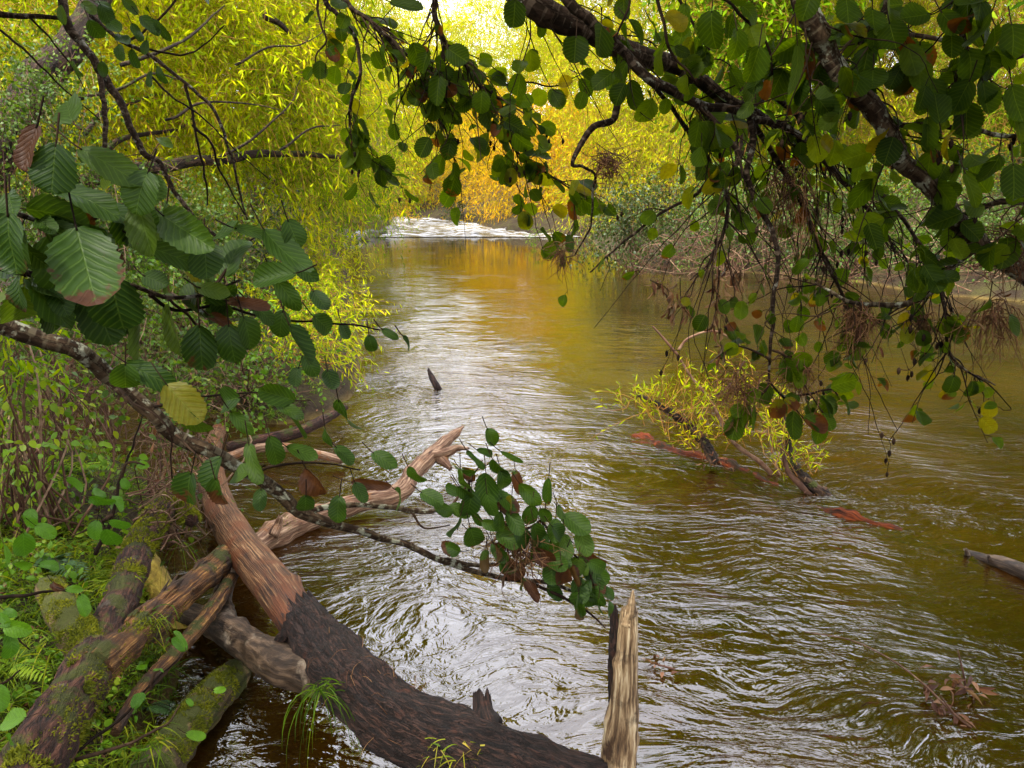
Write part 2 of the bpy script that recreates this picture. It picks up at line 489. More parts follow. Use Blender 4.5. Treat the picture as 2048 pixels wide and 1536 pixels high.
M['bark_lichen'] = wood_mat("lichened_alder_bark", [(0.008, 0.005, 0.003), (0.024, 0.014, 0.008), (0.065, 0.042, 0.024)], 25, 60, 0.003, 0.75, patch=(0.26, 0.26, 0.19), patch_lo=0.55, patch_hi=0.62, patch_scale=38, bands=(0.10, 0.08, 0.05), spec=0.06)
M['willow_bark'] = wood_mat("willow_trunk_bark", [(0.010, 0.006, 0.004), (0.035, 0.018, 0.010), (0.09, 0.05, 0.028)], 5, 16, 0.03, 0.85, crack=0.8, moss=(0.07, 0.08, 0.012), moss_lo=0.62)
M['bare'] = wood_mat("weathered_bare_wood", [(0.012, 0.005, 0.003), (0.055, 0.020, 0.009), (0.13, 0.052, 0.020), (0.30, 0.155, 0.07)], 2.6, 130, 0.006, 0.6, patch=(0.20, 0.065, 0.018), patch_lo=0.47, patch_hi=0.62, patch_scale=5.5, spec=0.35)
M['darkbark'] = wood_mat("dark_cracked_bark", [(0.006, 0.0035, 0.003), (0.020, 0.010, 0.007), (0.062, 0.028, 0.018)], 13, 95, 0.012, 0.8, crack=0.85, patch=(0.085, 0.026, 0.012), patch_lo=0.60, patch_hi=0.72, patch_scale=9)
M['maroon'] = wood_mat("flaking_maroon_bark", [(0.014, 0.006, 0.004), (0.055, 0.020, 0.012), (0.14, 0.060, 0.036)], 6, 55, 0.016, 0.85, crack=0.7, patch=(0.10, 0.075, 0.06), patch_lo=0.60, patch_hi=0.66, patch_scale=5, moss=(0.055, 0.06, 0.008), moss_lo=0.60)
M['splinter'] = wood_mat("splintered_rotten_wood", [(0.018, 0.008, 0.005), (0.07, 0.026, 0.011), (0.20, 0.085, 0.022), (0.46, 0.24, 0.07)], 3, 100, 0.014, 0.75, patch=(0.055, 0.028, 0.016), patch_lo=0.44, patch_hi=0.58, patch_scale=5, moss=(0.055, 0.06, 0.008), moss_lo=0.64)
M['greylog'] = wood_mat("grey_water_worn_bark", [(0.010, 0.006, 0.004), (0.040, 0.024, 0.014), (0.12, 0.076, 0.046)], 7, 30, 0.006, 0.6, patch=(0.26, 0.2, 0.14), patch_lo=0.58, patch_hi=0.7, patch_scale=8)
M['drift'] = wood_mat("pale_driftwood", [(0.03, 0.012, 0.007), (0.16, 0.078, 0.042), (0.44, 0.29, 0.18)], 5, 80, 0.006, 0.65, patch=(0.30, 0.11, 0.03), patch_lo=0.58, patch_hi=0.7, patch_scale=9)
M['post'] = wood_mat("split_weathered_snag_wood", [(0.025, 0.014, 0.008), (0.13, 0.075, 0.035), (0.34, 0.23, 0.12), (0.60, 0.48, 0.30)], 5, 75, 0.006, 0.6, patch=(0.05, 0.025, 0.012), patch_lo=0.54, patch_hi=0.66, patch_scale=9)
M['mossylog'] = wood_mat("mossy_log_bark", [(0.02, 0.012, 0.006), (0.07, 0.045, 0.018), (0.16, 0.11, 0.04)], 7, 30, 0.01, 0.85, moss=(0.055, 0.06, 0.008), moss_lo=0.50)
M['sunken'] = wood_mat("algae_covered_sunken_wood", [(0.10, 0.065, 0.010), (0.22, 0.15, 0.02), (0.34, 0.25, 0.04)], 8, 25, 0.006, 0.6)
M['redroot'] = wood_mat("red_sunken_root", [(0.012, 0.005, 0.002), (0.075, 0.014, 0.003), (0.16, 0.034, 0.007)], 7, 70, 0.012, 0.7, patch=(0.03, 0.018, 0.008), patch_lo=0.5, patch_hi=0.6, patch_scale=6, spec=0.1)
# ================================================================== setting
SHORE_PX = [(676, 476), (686, 500), (698, 560), (712, 640), (722, 720), (705, 790), (660, 832), (560, 850), (450, 838), (330, 822),
            (200, 812), (120, 830), (70, 880), (130, 915), (260, 935), (318, 965), (300, 1040), (262, 1090), (268, 1170), (330, 1262),
            (352, 1330), (338, 1400), (285, 1450), (268, 1536)]
poly = [Z(x, y)[:2] for x, y in SHORE_PX]
poly += [np.array(a) for a in [(-1.15, 1.2), (0.5, 0.9), (3.0, 1.0), (6.0, 2.0), (10.0, 4.0), (14.5, 8.0), (15.5, 12.0)]]
poly += [Z(x, y)[:2] for x, y in [(2250, 628), (2048, 604), (1860, 588), (1700, 560), (1500, 545), (1310, 532), (1225, 515), (1196, 497), (1186, 482)]]
poly += [np.array(a) for a in [(4.6, 46.8), (1.2, 48.5), (-1.2, 52.0), (-2.6, 57.0), (-5.0, 62.0), (-9.5, 67.0), (-13.0, 70.0), (-15.0, 69.0), (-11, 63.0), (-8.8, 57.0), (-8.0, 51.0), (-8.9, 46.8)]]
POLY = np.array(poly)

def shore_dist(p):
    """signed distance to the waterline, positive on land"""
    p = np.asarray(p, float).reshape(-1, 2)
    a, b = POLY, np.roll(POLY, -1, 0)
    best = np.full(len(p), 1e9)
    ins = np.zeros(len(p), bool)
    for i in range(len(a)):
        e = b[i] - a[i]
        w = p - a[i]
        t = np.clip((w @ e) / (e @ e), 0, 1)
        best = np.minimum(best, np.linalg.norm(w - t[:, None] * e, axis=1))
        c = ((a[i][1] <= p[:, 1]) & (b[i][1] > p[:, 1])) | ((b[i][1] <= p[:, 1]) & (a[i][1] > p[:, 1]))
        with np.errstate(divide='ignore', invalid='ignore'):
            xi = a[i][0] + (p[:, 1] - a[i][1]) / (b[i][1] - a[i][1]) * e[0]
        ins ^= c & (p[:, 0] < xi)
    return np.where(ins, -best, best)

def rise(y):
    return 0.034 * np.clip(np.asarray(y, float) - 46.0, 0, 40)

def ground_z(p):
    p = np.asarray(p, float).reshape(-1, 2)
    d = shore_dist(p)
    q = np.concatenate([p, np.zeros((len(p), 1))], 1)
    nz = fbm(q * 1.3, 3, 5)
    nz2 = fbm(q * 0.12, 3, 8)
    far = np.clip((np.hypot(p[:, 0], p[:, 1]) - 12) / 20, 0, 1)
    top = 0.42 * (1 - np.exp(-np.maximum(d, 0) / 0.35)) + np.clip(d - 0.8, 0, 30) * (0.10 + 0.06 * far) + 0.10 * nz * np.clip(d * 2.5, 0, 1)
    top = top + far * np.clip(d - 3, 0, 20) * 0.06 * (1 + nz2)
    hill = np.clip((np.hypot(p[:, 0], p[:, 1] - 20) - 70) / 250, 0, 1) * 26 * (1 + 0.4 * nz2)
    bed = -np.minimum(0.9, np.maximum(-d, 0) * 0.5) + 0.06 * nz * np.clip(-d * 2, 0, 1)
    return np.where(d > 0, np.minimum(top, 7.0) + hill, bed) + rise(p[:, 1])

def gpt(x, y):
    return np.array([x, y, float(ground_z([[x, y]])[0])])

def grow(a, b, s0, k):
    out, s = [a], s0
    while out[-1] < b:
        out.append(out[-1] + s)
        s *= k
    return np.array(out)

ys = np.concatenate([-grow(0, 300, 0.3, 1.16)[::-1][:-1], np.arange(0, 11, 0.11), grow(11, 700, 0.12, 1.045)])
xp = np.concatenate([np.arange(0, 4.5, 0.11), grow(4.5, 600, 0.12, 1.06)])
xs = np.concatenate([-xp[::-1][:-1], xp])
XX, YY = np.meshgrid(xs, ys)
gz = ground_z(np.stack([XX.ravel(), YY.ravel()], -1))
g = Geo()
nx, ny = len(xs), len(ys)
idx = np.arange(nx * ny).reshape(ny, nx)
quads = np.stack([idx[:-1, :-1], idx[:-1, 1:], idx[1:, 1:], idx[1:, :-1]], -1).reshape(-1, 4)
g.add(np.stack([XX.ravel(), YY.ravel(), gz], -1), quads, None, np.stack([XX.ravel(), YY.ravel()], -1))

k = NT("bank_soil_and_river_bed")
pos = k.n("NewGeometry").outputs["Position"]
n1, n2 = k.noise(pos, 2.2, 5), k.noise(pos, 28, 5, 0.65)
soil = k.ramp(k.math('ADD', k.math('MULTIPLY', n1, 0.6), k.math('MULTIPLY', n2, 0.45)), [(0.3, (0.012, 0.008, 0.004)), (0.5, (0.025, 0.015, 0.007)), (0.68, (0.045, 0.045, 0.008)), (0.85, (0.09, 0.05, 0.022))])
sepz = k.n("SeparateXYZ", Vector=pos)
bed = k.ramp(k.noise(pos, 3.0, 4), [(0.3, (0.04, 0.024, 0.006)), (0.6, (0.12, 0.08, 0.018)), (0.8, (0.2, 0.14, 0.04))])
wet = k.map(sepz.outputs[2], -0.02, 0.07, 0.0, 1.0)
k.finish(k.n("BsdfPrincipled", Base_Color=k.mixc(wet, bed, soil), Roughness=0.9, Specular_IOR_Level=0.2, Normal=k.bump(n2, 0.05)))
struct(g.build("ground", k.m))

# ------------------------------------------------------------------ river
k = NT("river_water")
geo = k.n("NewGeometry")
pos = geo.outputs["Position"]
sp = k.n("SeparateXYZ", Vector=pos)
Y = sp.outputs[1]
# current-dragged ripples: long swell, chop, fine wind ripple
warp = k.n("TexNoise", Vector=pos, Scale=0.55, Detail=2.0).outputs[1]
pw = k.n("MixRGB", {"blend_type": 'ADD'}, i0=1.0, i1=pos, i2=k.scalevec(warp, (1.3, 1.3, 0))).outputs[0]
rot = k.n("Mapping", Vector=pw, Rotation=(0, 0, R(32)), Scale=(1.0, 2.3, 1)).outputs[0]
swell = k.noise(rot, 1.5, 2, 0.5, 0.8)
chop = k.noise(rot, 6.2, 3, 0.5, 0.9)
fine = k.noise(k.n("Mapping", Vector=pw, Scale=(1.0, 1.35, 1)).outputs[0], 13.0, 2, 0.5, 1.0)
patchy = k.map(k.noise(pos, 0.42, 3), 0.36, 0.64, 0.35, 1.25)
strip = k.math('ABSOLUTE', k.math('ADD', sp.outputs[0], k.math('SUBTRACT', k.math('MULTIPLY', Y, 0.15), k.math('MULTIPLY', k.noise(pos, 0.7, 2), 0.8))))
tongue = k.math('MULTIPLY', k.map(strip, 0.3, 1.6, 1.0, 0.0), k.map(Y, 5.0, 9.0, 0.0, 1.0))
calm = k.map(k.math('ADD', sp.outputs[0], k.math('MULTIPLY', Y, 0.05)), 0.0, 1.5, 1.0, k.map(Y, 6.0, 11.0, 1.0, 0.6))
patchy = k.math('ADD', k.math('MULTIPLY', patchy, calm), k.math('MULTIPLY', tongue, 1.0))
fall = k.map(Y, 9.0, 27.0, 1.0, 0.10)
mid = k.noise(k.n("Mapping", Vector=pw, Rotation=(0, 0, R(8)), Scale=(0.6, 1.7, 1)).outputs[0], 2.7, 2, 0.5, 0.7)
near = k.map(Y, 4.0, 13.0, 1.0, 0.25)
h = k.math('ADD', k.math('MULTIPLY', swell, 0.030), k.math('MULTIPLY', mid, 0.020))
h = k.math('ADD', h, k.math('MULTIPLY', near, k.math('ADD', k.math('MULTIPLY', chop, 0.022), k.math('MULTIPLY', fine, 0.0075))))
h = k.math('MULTIPLY', h, k.math('MULTIPLY', patchy, fall))
nrm = k.bump(h, 1.0)
fr = k.n("Fresnel", IOR=1.72, Normal=nrm).outputs[0]
murk = k.ramp(k.noise(pos, 0.5, 3), [(0.3, (0.016, 0.0085, 0.0008)), (0.7, (0.055, 0.028, 0.002))])
under = k.n("MixShader", i0=0.38, i1=k.n("BsdfTransparent", Color=(0.64, 0.33, 0.05)), i2=k.n("BsdfDiffuse", Color=murk))
gl = k.n("BsdfGlossy", Color=(1, 1, 1), Roughness=0.03, Normal=nrm)
k.finish(k.n("MixShader", i0=fr, i1=under, i2=gl))
M['water'] = k.m
g = Geo()
gx, gy = np.linspace(-40, 40, 41), np.linspace(-4, 46.6, 41)
XX, YY = np.meshgrid(gx, gy)
idx = np.arange(41 * 41).reshape(41, 41)
quads = np.stack([idx[:-1, :-1], idx[:-1, 1:], idx[1:, 1:], idx[1:, :-1]], -1).reshape(-1, 4)
g.add(np.stack([XX.ravel(), YY.ravel(), np.zeros(XX.size)], -1), quads)
struct(g.build("river", M['water']))

# rapids: broken white water coming down the riffle
k = NT("rapids_water")
pos = k.n("NewGeometry").outputs["Position"]
st = k.n("Mapping", Vector=pos, Scale=(0.8, 0.45, 1)).outputs[0]
hn = k.noise(st, 2.4, 5, 0.65, 0.8)
nrm = k.bump(hn, 0.35)
foam = k.map(k.noise(k.n("Mapping", Vector=pos, Scale=(0.35, 0.9, 1)).outputs[0], 2.4, 5, 0.65, 0.8), 0.46, 0.64, 0.0, 0.95)
wat = k.n("MixShader", i0=k.n("Fresnel", IOR=1.6, Normal=nrm).outputs[0], i1=k.n("BsdfDiffuse", Color=(0.10, 0.075, 0.03)), i2=k.n("BsdfGlossy", Roughness=0.12, Normal=nrm))
k.finish(k.n("MixShader", i0=foam, i1=wat, i2=k.n("BsdfDiffuse", Color=(0.55, 0.56, 0.60), Normal=nrm)))
g = Geo()
gx, gy = np.linspace(-26, 9, 150), np.linspace(46.4, 74, 120)
XX, YY = np.meshgrid(gx, gy)
nz = fbm(np.stack([XX * 1.3, YY * 0.9, XX * 0], -1), 3, 4)
zz = rise(YY) * 0.98 + 0.02 + np.clip((YY - 46.6) * 0.8, 0, 1) * (0.07 + 0.09 * nz)
idx = np.arange(XX.size).reshape(XX.shape)
quads = np.stack([idx[:-1, :-1], idx[:-1, 1:], idx[1:, 1:], idx[1:, :-1]], -1).reshape(-1, 4)
g.add(np.stack([XX.ravel(), YY.ravel(), zz.ravel()], -1), quads)
struct(g.build("rapids", k.m))

# ------------------------------------------------------------------ sky and sun
SUN = unit(np.array([-0.46, -0.55, 0.95]))
EL = math.asin(SUN[2]); AZ = math.atan2(SUN[0], SUN[1])
w = bpy.data.worlds.new("World")
SC.world = w
w.use_nodes = True
nt = w.node_tree
nt.nodes.clear()
o = nt.nodes.new("ShaderNodeOutputWorld")
bg = nt.nodes.new("ShaderNodeBackground")
sky = nt.nodes.new("ShaderNodeTexSky")
sky.sky_type = 'NISHITA'
sky.sun_disc = False
sky.sun_elevation = EL
sky.sun_rotation = AZ
tc = nt.nodes.new("ShaderNodeTexCoord")
nz = nt.nodes.new("ShaderNodeTexNoise")
nz.inputs["Scale"].default_value = 2.6
nz.inputs["Detail"].default_value = 6
nt.links.new(tc.outputs["Generated"], nz.inputs["Vector"])
mr = nt.nodes.new("ShaderNodeMapRange")
for i, v in enumerate((0.30, 0.62, 0.72, 0.97)): mr.inputs[i + 1].default_value = v
nt.links.new(nz.outputs[0], mr.inputs[0])
mx = nt.nodes.new("ShaderNodeMix")
mx.data_type = 'RGBA'
nt.links.new(mr.outputs[0], mx.inputs[0])
nt.links.new(sky.outputs[0], mx.inputs[6])
CLOUD = 16.0
mx.inputs[7].default_value = (CLOUD * 0.97, CLOUD * 0.98, CLOUD * 1.06, 1)
nt.links.new(mx.outputs[2], bg.inputs["Color"])
bg.inputs["Strength"].default_value = 0.15
nt.links.new(bg.outputs[0], o.inputs[0])

sl = bpy.data.lights.new("sun", 'SUN')
sl.energy = 5.0
sl.angle = R(4)
sl.color = (1.0, 0.94, 0.82)
so = bpy.data.objects.new("sun", sl)
COL.objects.link(so)
so.rotation_euler = Vector(SUN).to_track_quat('Z', 'Y').to_euler()
so.location = (-8, -6, 20)

# ================================================================== trees and shrubs
def sprays(gl, gs, starts, dirs, length, droop, nodes, lsize, lwid, kind='willow', rows=4, cols=2, stem_r=0.0016, tint_fn=None, side=0.7, down=0.25, per=1, leafbend=0.25):
    """leafy shoots: M curved stems with a leaf (or per leaves) at each node"""
    Mn = len(starts)
    length = np.broadcast_to(np.asarray(length, float), (Mn,))
    droop = np.broadcast_to(np.asarray(droop, float), (Mn,))
    t = np.linspace(0, 1, nodes)
    path = starts[:, None, :] + dirs[:, None, :] * (length[:, None] * t)[..., None]
    path = path + np.array([0, 0, -1.0]) * (droop[:, None] * length[:, None] * t ** 2)[..., None]
    path = path + (rnd(Mn)[:, None, :] * (length * 0.10)[:, None, None]) * (np.sin(t * 4.0))[None, :, None]
    bundle(gs, path[:, ::max(1, nodes // 6)], stem_r, stem_r * 0.5)
    tg = unit(np.gradient(path, axis=1))
    for _ in range(per):
        pp = path[:, 1:].reshape(-1, 3)
        tt = tg[:, 1:].reshape(-1, 3)
        n = len(pp)
        d = unit(tt * 0.6 + unit(rnd(n)) * side + np.array([0, 0, -down]))
        nr = rnd(n, 0.7) + np.array([0, 0, 0.8])
        pp = pp + (RNG.random((n, 1)) - 0.5) * tt * (length.mean() / nodes)
        L = lsize * RNG.uniform(0.6, 1.25, n)
        tn = np.clip(np.repeat(RNG.normal(0.45, 0.2, Mn), nodes - 1) + RNG.normal(0, 0.16, n), 0, 1) if tint_fn is None else tint_fn(pp)
        leaves(gl, kind, pp, d, nr, L, L * lwid * RNG.uniform(0.8, 1.2, n), rows, cols, bend=RNG.normal(leafbend, 0.15, n), fold=0.0 if cols < 3 else 0.2, wave=0.0, tint=tn)

def ball(n, lo=0.0):
    v = unit(rnd(n))
    return v * (RNG.uniform(lo ** 3, 1, (n, 1)) ** (1 / 3))

def crown(gl, gs, clumps, lsize, dens, length=0.9, droop=0.55, nodes=12, lwid=0.16, hang=True, rows=4, tshift=0.0, kind='willow', cols=2, per=1):
    for (c, r) in clumps:
        c = np.asarray(c, float)
        r3 = np.array([r, r, r]) if np.isscalar(r) else np.asarray(r, float)
        rm = r3.mean()
        nleaf = dens * np.pi * rm * rm / (0.62 * lsize * lsize * lwid)
        m = max(6, int(nleaf / ((nodes - 1) * per)))
        off = ball(m, 0.35)
        st = c + off * r3 * (1 + 0.25 * vnoise(off * 2.2 + c, 3))[:, None]
        dr = unit(off * 0.8 + rnd(m, 0.6) + np.array([0, 0, 0.15]))
        base = 0.45 + tshift + 0.14 * vnoise(c * 0.7, 9)
        sprays(gl, gs, st, dr, length * RNG.uniform(0.6, 1.3, m), droop * RNG.uniform(0.5, 1.5, m), nodes, lsize, lwid, kind=kind, rows=rows, cols=cols, stem_r=0.0022 * lsize / 0.11, per=per,
               tint_fn=(lambda pp, b=base: np.clip(b + 0.32 * vnoise(pp * 1.1, 31) + RNG.normal(0, 0.16, len(pp)), 0, 1)))

def px(list_):
    return [(P(x, y, d), r) for (x, y, d, r) in list_]

def willow_tree(label, base, trunks, clumps, lsize, dens, mat, group=None, limbs=(), length=0.9, droop=0.55, nodes=12, rows=4, bark='willow_bark', tshift=0.0, name="willow_tree"):
    t = thing(name, base, label, "tree", group)
    gt = Geo()
    for pts, rad in trunks:
        tube(gt, pts, rad, seg=14, sub=6, rough=0.16, kink=0.03)
    gt.build("trunk", M[bark], t)
    for pts, rad in limbs:
        gl_ = Geo()
        tube(gl_, pts, rad, seg=9, sub=6, rough=0.14, kink=0.05)
        gl_.build("limb", M[bark], t)
    gl, gs = Geo(), Geo()
    crown(gl, gs, clumps, lsize, dens, length, droop, nodes, rows=rows, tshift=tshift)
    gl.build("crown", M[mat], t)
    gs.build("shoots", M['redtwig'], t)
    return t

# -- near left willow, dark leaning trunk
b = gpt(-7.6, 7.2)
willow_tree("big yellow-green willow on the left bank with a dark trunk leaning to the right", b,
    [([b + np.array([0, 0, -.3]), P(-160, 470, 8.2), P(10, 285, 8.4), P(75, 165, 8.6), P(135, 95, 8.8), P(210, -30, 9.2), P(300, -240, 9.6)], [.34, .3, .22, .2, .17, .15, .1])],
    px([(150, 60, 10.6, 1.1), (330, 40, 11.2, 1.2), (520, 60, 12, 1.2), (430, 180, 11.5, 1.1), (250, 180, 10.8, .9), (590, 190, 12.4, 1.0), (540, 270, 12.5, .8), (330, 270, 11.5, .75), (190, 290, 10.8, .6),
        (660, 90, 12.8, .8), (60, 20, 9.6, .8), (420, -120, 11.5, 1.3), (180, -160, 10.5, 1.3), (640, -60, 13, .9), (-60, 120, 9.5, .9), (300, -330, 11.5, 1.6), (100, -420, 10.5, 1.6), (480, -480, 12.5, 1.7), (250, -640, 12, 1.8), (560, -260, 13, 1.3), (700, 250, 13.5, .7), (460, 330, 12.4, .6), (640, 330, 13.2, .6)]),
    0.15, 2.0, 'willow', limbs=[
        ([P(120, 372, 9.0), P(250, 348, 9.6), P(330, 332, 10.2), P(450, 318, 11.0), P(560, 304, 11.6), P(640, 310, 12.2), P(770, 322, 13)], [.10, .085, .085, .075, .05, .04, .025]),
        ([P(210, 300, 9.8), P(260, 272, 10.2), P(345, 258, 10.8), P(390, 232, 11)], [.05, .035, .025, .012]),
        ([P(170, 268, 9.4), P(200, 225, 9.8), P(290, 200, 10.4), P(340, 190, 10.8)], [.035, .025, .015, .008]),
        ([P(520, 192, 12.3), P(570, 165, 12.4), P(650, 120, 12.8)], [.02, .015, .008]),
        ([P(530, 30, 11.2), P(560, 45, 11.3), P(580, 68, 11.4)], [.05, .045, .03]),
        ([P(240, 130, 9.2), P(330, 105, 9.4), P(400, 60, 9.8), P(450, 10, 10)], [.03, .022, .016, .008]),
        ([P(330, 240, 9.8), P(400, 215, 9.9), P(470, 205, 10.2), P(560, 220, 10.6)], [.02, .016, .012, .006]),
        ([P(430, 320, 10.4), P(500, 280, 10.6), P(560, 230, 10.8), P(600, 160, 11)], [.022, .018, .012, .006]),
        ([P(150, 200, 8.8), P(230, 175, 9), P(300, 150, 9.2), P(360, 160, 9.4)], [.026, .02, .014, .007]),
        ([P(560, 300, 11), P(620, 260, 11.2), P(680, 250, 11.4)], [.02, .014, .007]),
        ([P(470, 130, 10.5), P(540, 100, 10.6), P(600, 90, 10.8), P(650, 60, 11)], [.018, .014, .01, .005])])

# -- second willow, left-middle, reaching the water
b = gpt(-8.5, 21)
willow_tree("green-yellow willow mid-distance left drooping down to the water's edge", b,
    [([b, P(560, 330, 21.5), P(590, 180, 21.5), P(640, 30, 22)], [.3, .25, .2, .12])],
    px([(620, 380, 21, 1.2), (520, 360, 19, 1.2), (600, 240, 20, 1.5), (720, 300, 23, 1.3), (690, 180, 23, 1.4), (560, 90, 21, 1.6), (700, 390, 24, 1.0), (440, 400, 17, .9), (640, 0, 23, 1.5), (500, -60, 22, 2.2)]),
    0.17, 1.15, 'willow_green', length=1.2)
b = gpt(-9.6, 30)
willow_tree("rounded green willow bush overhanging the left shore above the stones", b,
    [([b, P(690, 380, 30), P(690, 330, 30)], [.1, .08, .05])],
    px([(700, 400, 31, 1.3), (748, 405, 32, 1.0), (730, 360, 32, 1.1), (660, 385, 30, 1.0), (690, 345, 31, .9)]), 0.19, 1.3, 'willow_green', length=1.0, droop=0.7, tshift=-0.06, name="willow_bush")

# -- far willows round the bend
G = "far willows round the river bend"
def far(label, cx, d, clumps, mat, ls, dens=1.2, tshift=0.0):
    p = P(cx, 440, d + 4)
    b = gpt(p[0], p[1])
    h = b + np.array([.5, .5, 3.0])
    return willow_tree(label, b, [([b, h, h + np.array([1.2, 1.0, 3.0])], [.28, .2, .08])], px(clumps), ls, dens, mat, G, length=1.9, nodes=10, rows=3, tshift=tshift)
far("golden willow at the far bend just right of the white rapids", 1090, 56, [(1000, 395, 55, 2.0), (1090, 400, 54, 1.8), (1050, 330, 56, 2.6), (1130, 340, 55, 2.4), (960, 330, 58, 2.4), (1090, 250, 57, 3.0), (1170, 260, 55, 2.4), (1000, 240, 60, 3.0), (1150, 400, 53, 1.6)], 'willow_gold', .34, 1.7)
far("amber willow behind the middle of the rapids", 860, 66, [(800, 400, 66, 2.0), (860, 385, 68, 2.4), (920, 395, 68, 2.2), (820, 330, 69, 2.6), (900, 310, 70, 3.2), (780, 350, 66, 2.0), (850, 250, 71, 3.0)], 'willow_gold', .36, 1.2, -0.1)
far("yellow willow standing above the left end of the rapids", 770, 52, [(770, 370, 51, 1.8), (810, 310, 52, 2.2), (760, 280, 52, 2.4), (740, 200, 52, 2.4), (800, 220, 54, 2.2), (690, 120, 50, 2.6)], 'willow', .32)
far("tall yellow-green willow right of centre with its top above the golden one", 1250, 44, [(1180, 180, 44, 2.4), (1260, 120, 43, 2.6), (1300, 220, 42, 2.4), (1230, 300, 43, 2.0), (1330, 320, 41, 2.2), (1330, 40, 43, 3.0), (1210, 20, 46, 2.4), (1290, -100, 44, 3.6), (1180, 380, 44, 1.6), (1240, 400, 42, 1.5), (1400, -220, 42, 4.2), (1260, -300, 44, 4.5), (1340, -480, 43, 5), (1180, -150, 46, 3.4)], 'willow', .28, 1.7)
far("broad yellow willow behind the right bank brush", 1480, 38, [(1420, 120, 38, 2.4), (1500, 60, 37, 2.6), (1540, 200, 36, 2.2), (1440, 260, 37, 2.0), (1560, 320, 36, 2.0), (1480, -60, 38, 3.0), (1600, -80, 38, 3.4), (1420, 350, 37, 1.5), (1520, -260, 38, 4.0), (1480, -480, 38, 5), (1620, -380, 37, 5), (1560, -700, 38, 5)], 'willow', .26, 1.7, 0.08)
far("lime willow behind the dark slanting branch on the right", 1760, 34, [(1680, 80, 34, 2.3), (1760, 160, 33, 2.2), (1840, 60, 33, 2.3), (1700, 240, 33, 1.9), (1800, 280, 32, 1.9), (1760, -60, 34, 3.0), (1860, -160, 34, 3.6), (1780, -380, 34, 4.5), (1900, -600, 34, 5), (1760, -740, 34, 4.5), (1680, 330, 33, 1.4)], 'willow', .25, 1.7)
far("olive willow at the far right edge of the opposite bank", 2010, 30, [(1930, 140, 30, 1.9), (2030, 60, 29, 2.2), (1990, 240, 29, 1.8), (2110, 160, 28, 2.2), (1900, 300, 30, 1.5), (2040, 330, 28, 1.5), (2020, -100, 30, 3.0), (2200, -40, 28, 3.4), (2150, -280, 28, 4.0), (2060, -460, 29, 4.2), (2320, -400, 27, 4.5), (2200, -700, 28, 5), (2400, -150, 26, 4.5)], 'willow_green', .23, 1.2, 0.1)
far("pale thin-topped willow under the bright patch of sky", 960, 78, [(900, 190, 80, 3.0), (1010, 170, 78, 3.2), (960, 230, 78, 3.2), (1090, 140, 76, 3.2), (830, 150, 78, 2.4), (1120, 60, 74, 3.0), (780, 60, 72, 2.6), (900, 90, 78, 2.6), (1030, 70, 78, 2.8), (720, -20, 68, 3.0), (1090, -40, 74, 3.0), (760, 150, 70, 2.6), (820, 40, 70, 2.6), (960, 20, 76, 2.8), (880, 140, 74, 2.6), (980, 120, 74, 2.6), (700, 50, 68, 2.4)], 'willow', .40, 1.5, 0.05)

# second row of willows behind, closing the gaps
def grid_clumps(x0, x1, y0, y1, d, r, n):
    return [(RNG.uniform(x0, x1), RNG.uniform(y0, y1), d + RNG.uniform(-3, 3), r * RNG.uniform(.75, 1.2)) for _ in range(n)]
far("deep yellow-green willow rising behind the leaning willow at far left", 120, 27, grid_clumps(-250, 330, -420, 330, 27, 2.3, 26), 'willow', .22, 1.6, -0.05)
far("deep green-gold willow standing behind the fallen willow limb", 470, 33, grid_clumps(300, 640, -420, 380, 33, 2.5, 26), 'willow', .25, 1.6, -0.05)
far("amber-topped willow closing the view behind the sky-framed twigs", 700, 62, grid_clumps(600, 760, 20, 380, 62, 3.2, 14), 'willow', .36, 1.6, 0.05)
far("dense yellow willow filling the view behind the thick mottled branch", 1380, 58, grid_clumps(1200, 1560, -420, 380, 58, 4.2, 28), 'willow', .42, 1.6, 0.0)
far("dense green-yellow willow filling the view beyond the right bank", 1750, 48, grid_clumps(1540, 1960, -520, 360, 48, 4.0, 30), 'willow', .38, 1.6, 0.0)
far("shadowed olive willow beyond the right picture edge", 2120, 42, grid_clumps(1940, 2420, -520, 360, 42, 3.8, 30), 'willow_green', .34, 1.6, 0.1)
far("pale gold willow glimpsed through the twigs at top centre", 960, 88, grid_clumps(700, 1180, -10, 330, 88, 3.6, 44), 'willow', .5, 2.0, 0.1)

# tall trees added round the reach to cut sky fill and darken water reflections
tt_ = thing("added_bank_tree", gpt(19, 20), "tall leafy tree on the right bank rising above the picture", "tree", "added shade trees round the reach")
g = Geo(); b0 = gpt(19, 20); tube(g, [b0 - [0, 0, 1.5], b0 + [.2, 0, 5], b0 + [.1, .3, 11], b0 + [.3, .2, 17]], [.34, .28, .2, .06], 12, 6, .1); g.build("trunk", M['willow_bark'], tt_)
gl, gs = Geo(), Geo()
cl = []
for i in range(44):
    hh = RNG.uniform(1.5, 18.5); rr_ = 3.6 * math.sin(math.pi * (hh - 1) / 21) ** .7
    aa = RNG.uniform(0, 6.28)
    cl.append((b0 + np.array([math.cos(aa) * rr_ * RNG.uniform(.2, 1), math.sin(aa) * rr_ * RNG.uniform(.2, 1), hh]), RNG.uniform(1.3, 2.0)))
crown(gl, gs, cl, .34, 1.5, 1.4, .4, 8, .3, rows=3)
gl.build("crown", M['willow_green'], tt_); gs.build("shoots", M['redtwig'], tt_)
def copy_tree(x, y, s, a, lab):
    r_ = tt_.copy(); COL.objects.link(r_)
    r_.location = Vector([float(q) for q in gpt(x, y)]); r_.scale = (s, s, s); r_.rotation_euler = (0, 0, a); r_["label"] = lab
    for ch in tt_.children:
        c_ = ch.copy(); COL.objects.link(c_); c_.parent = r_
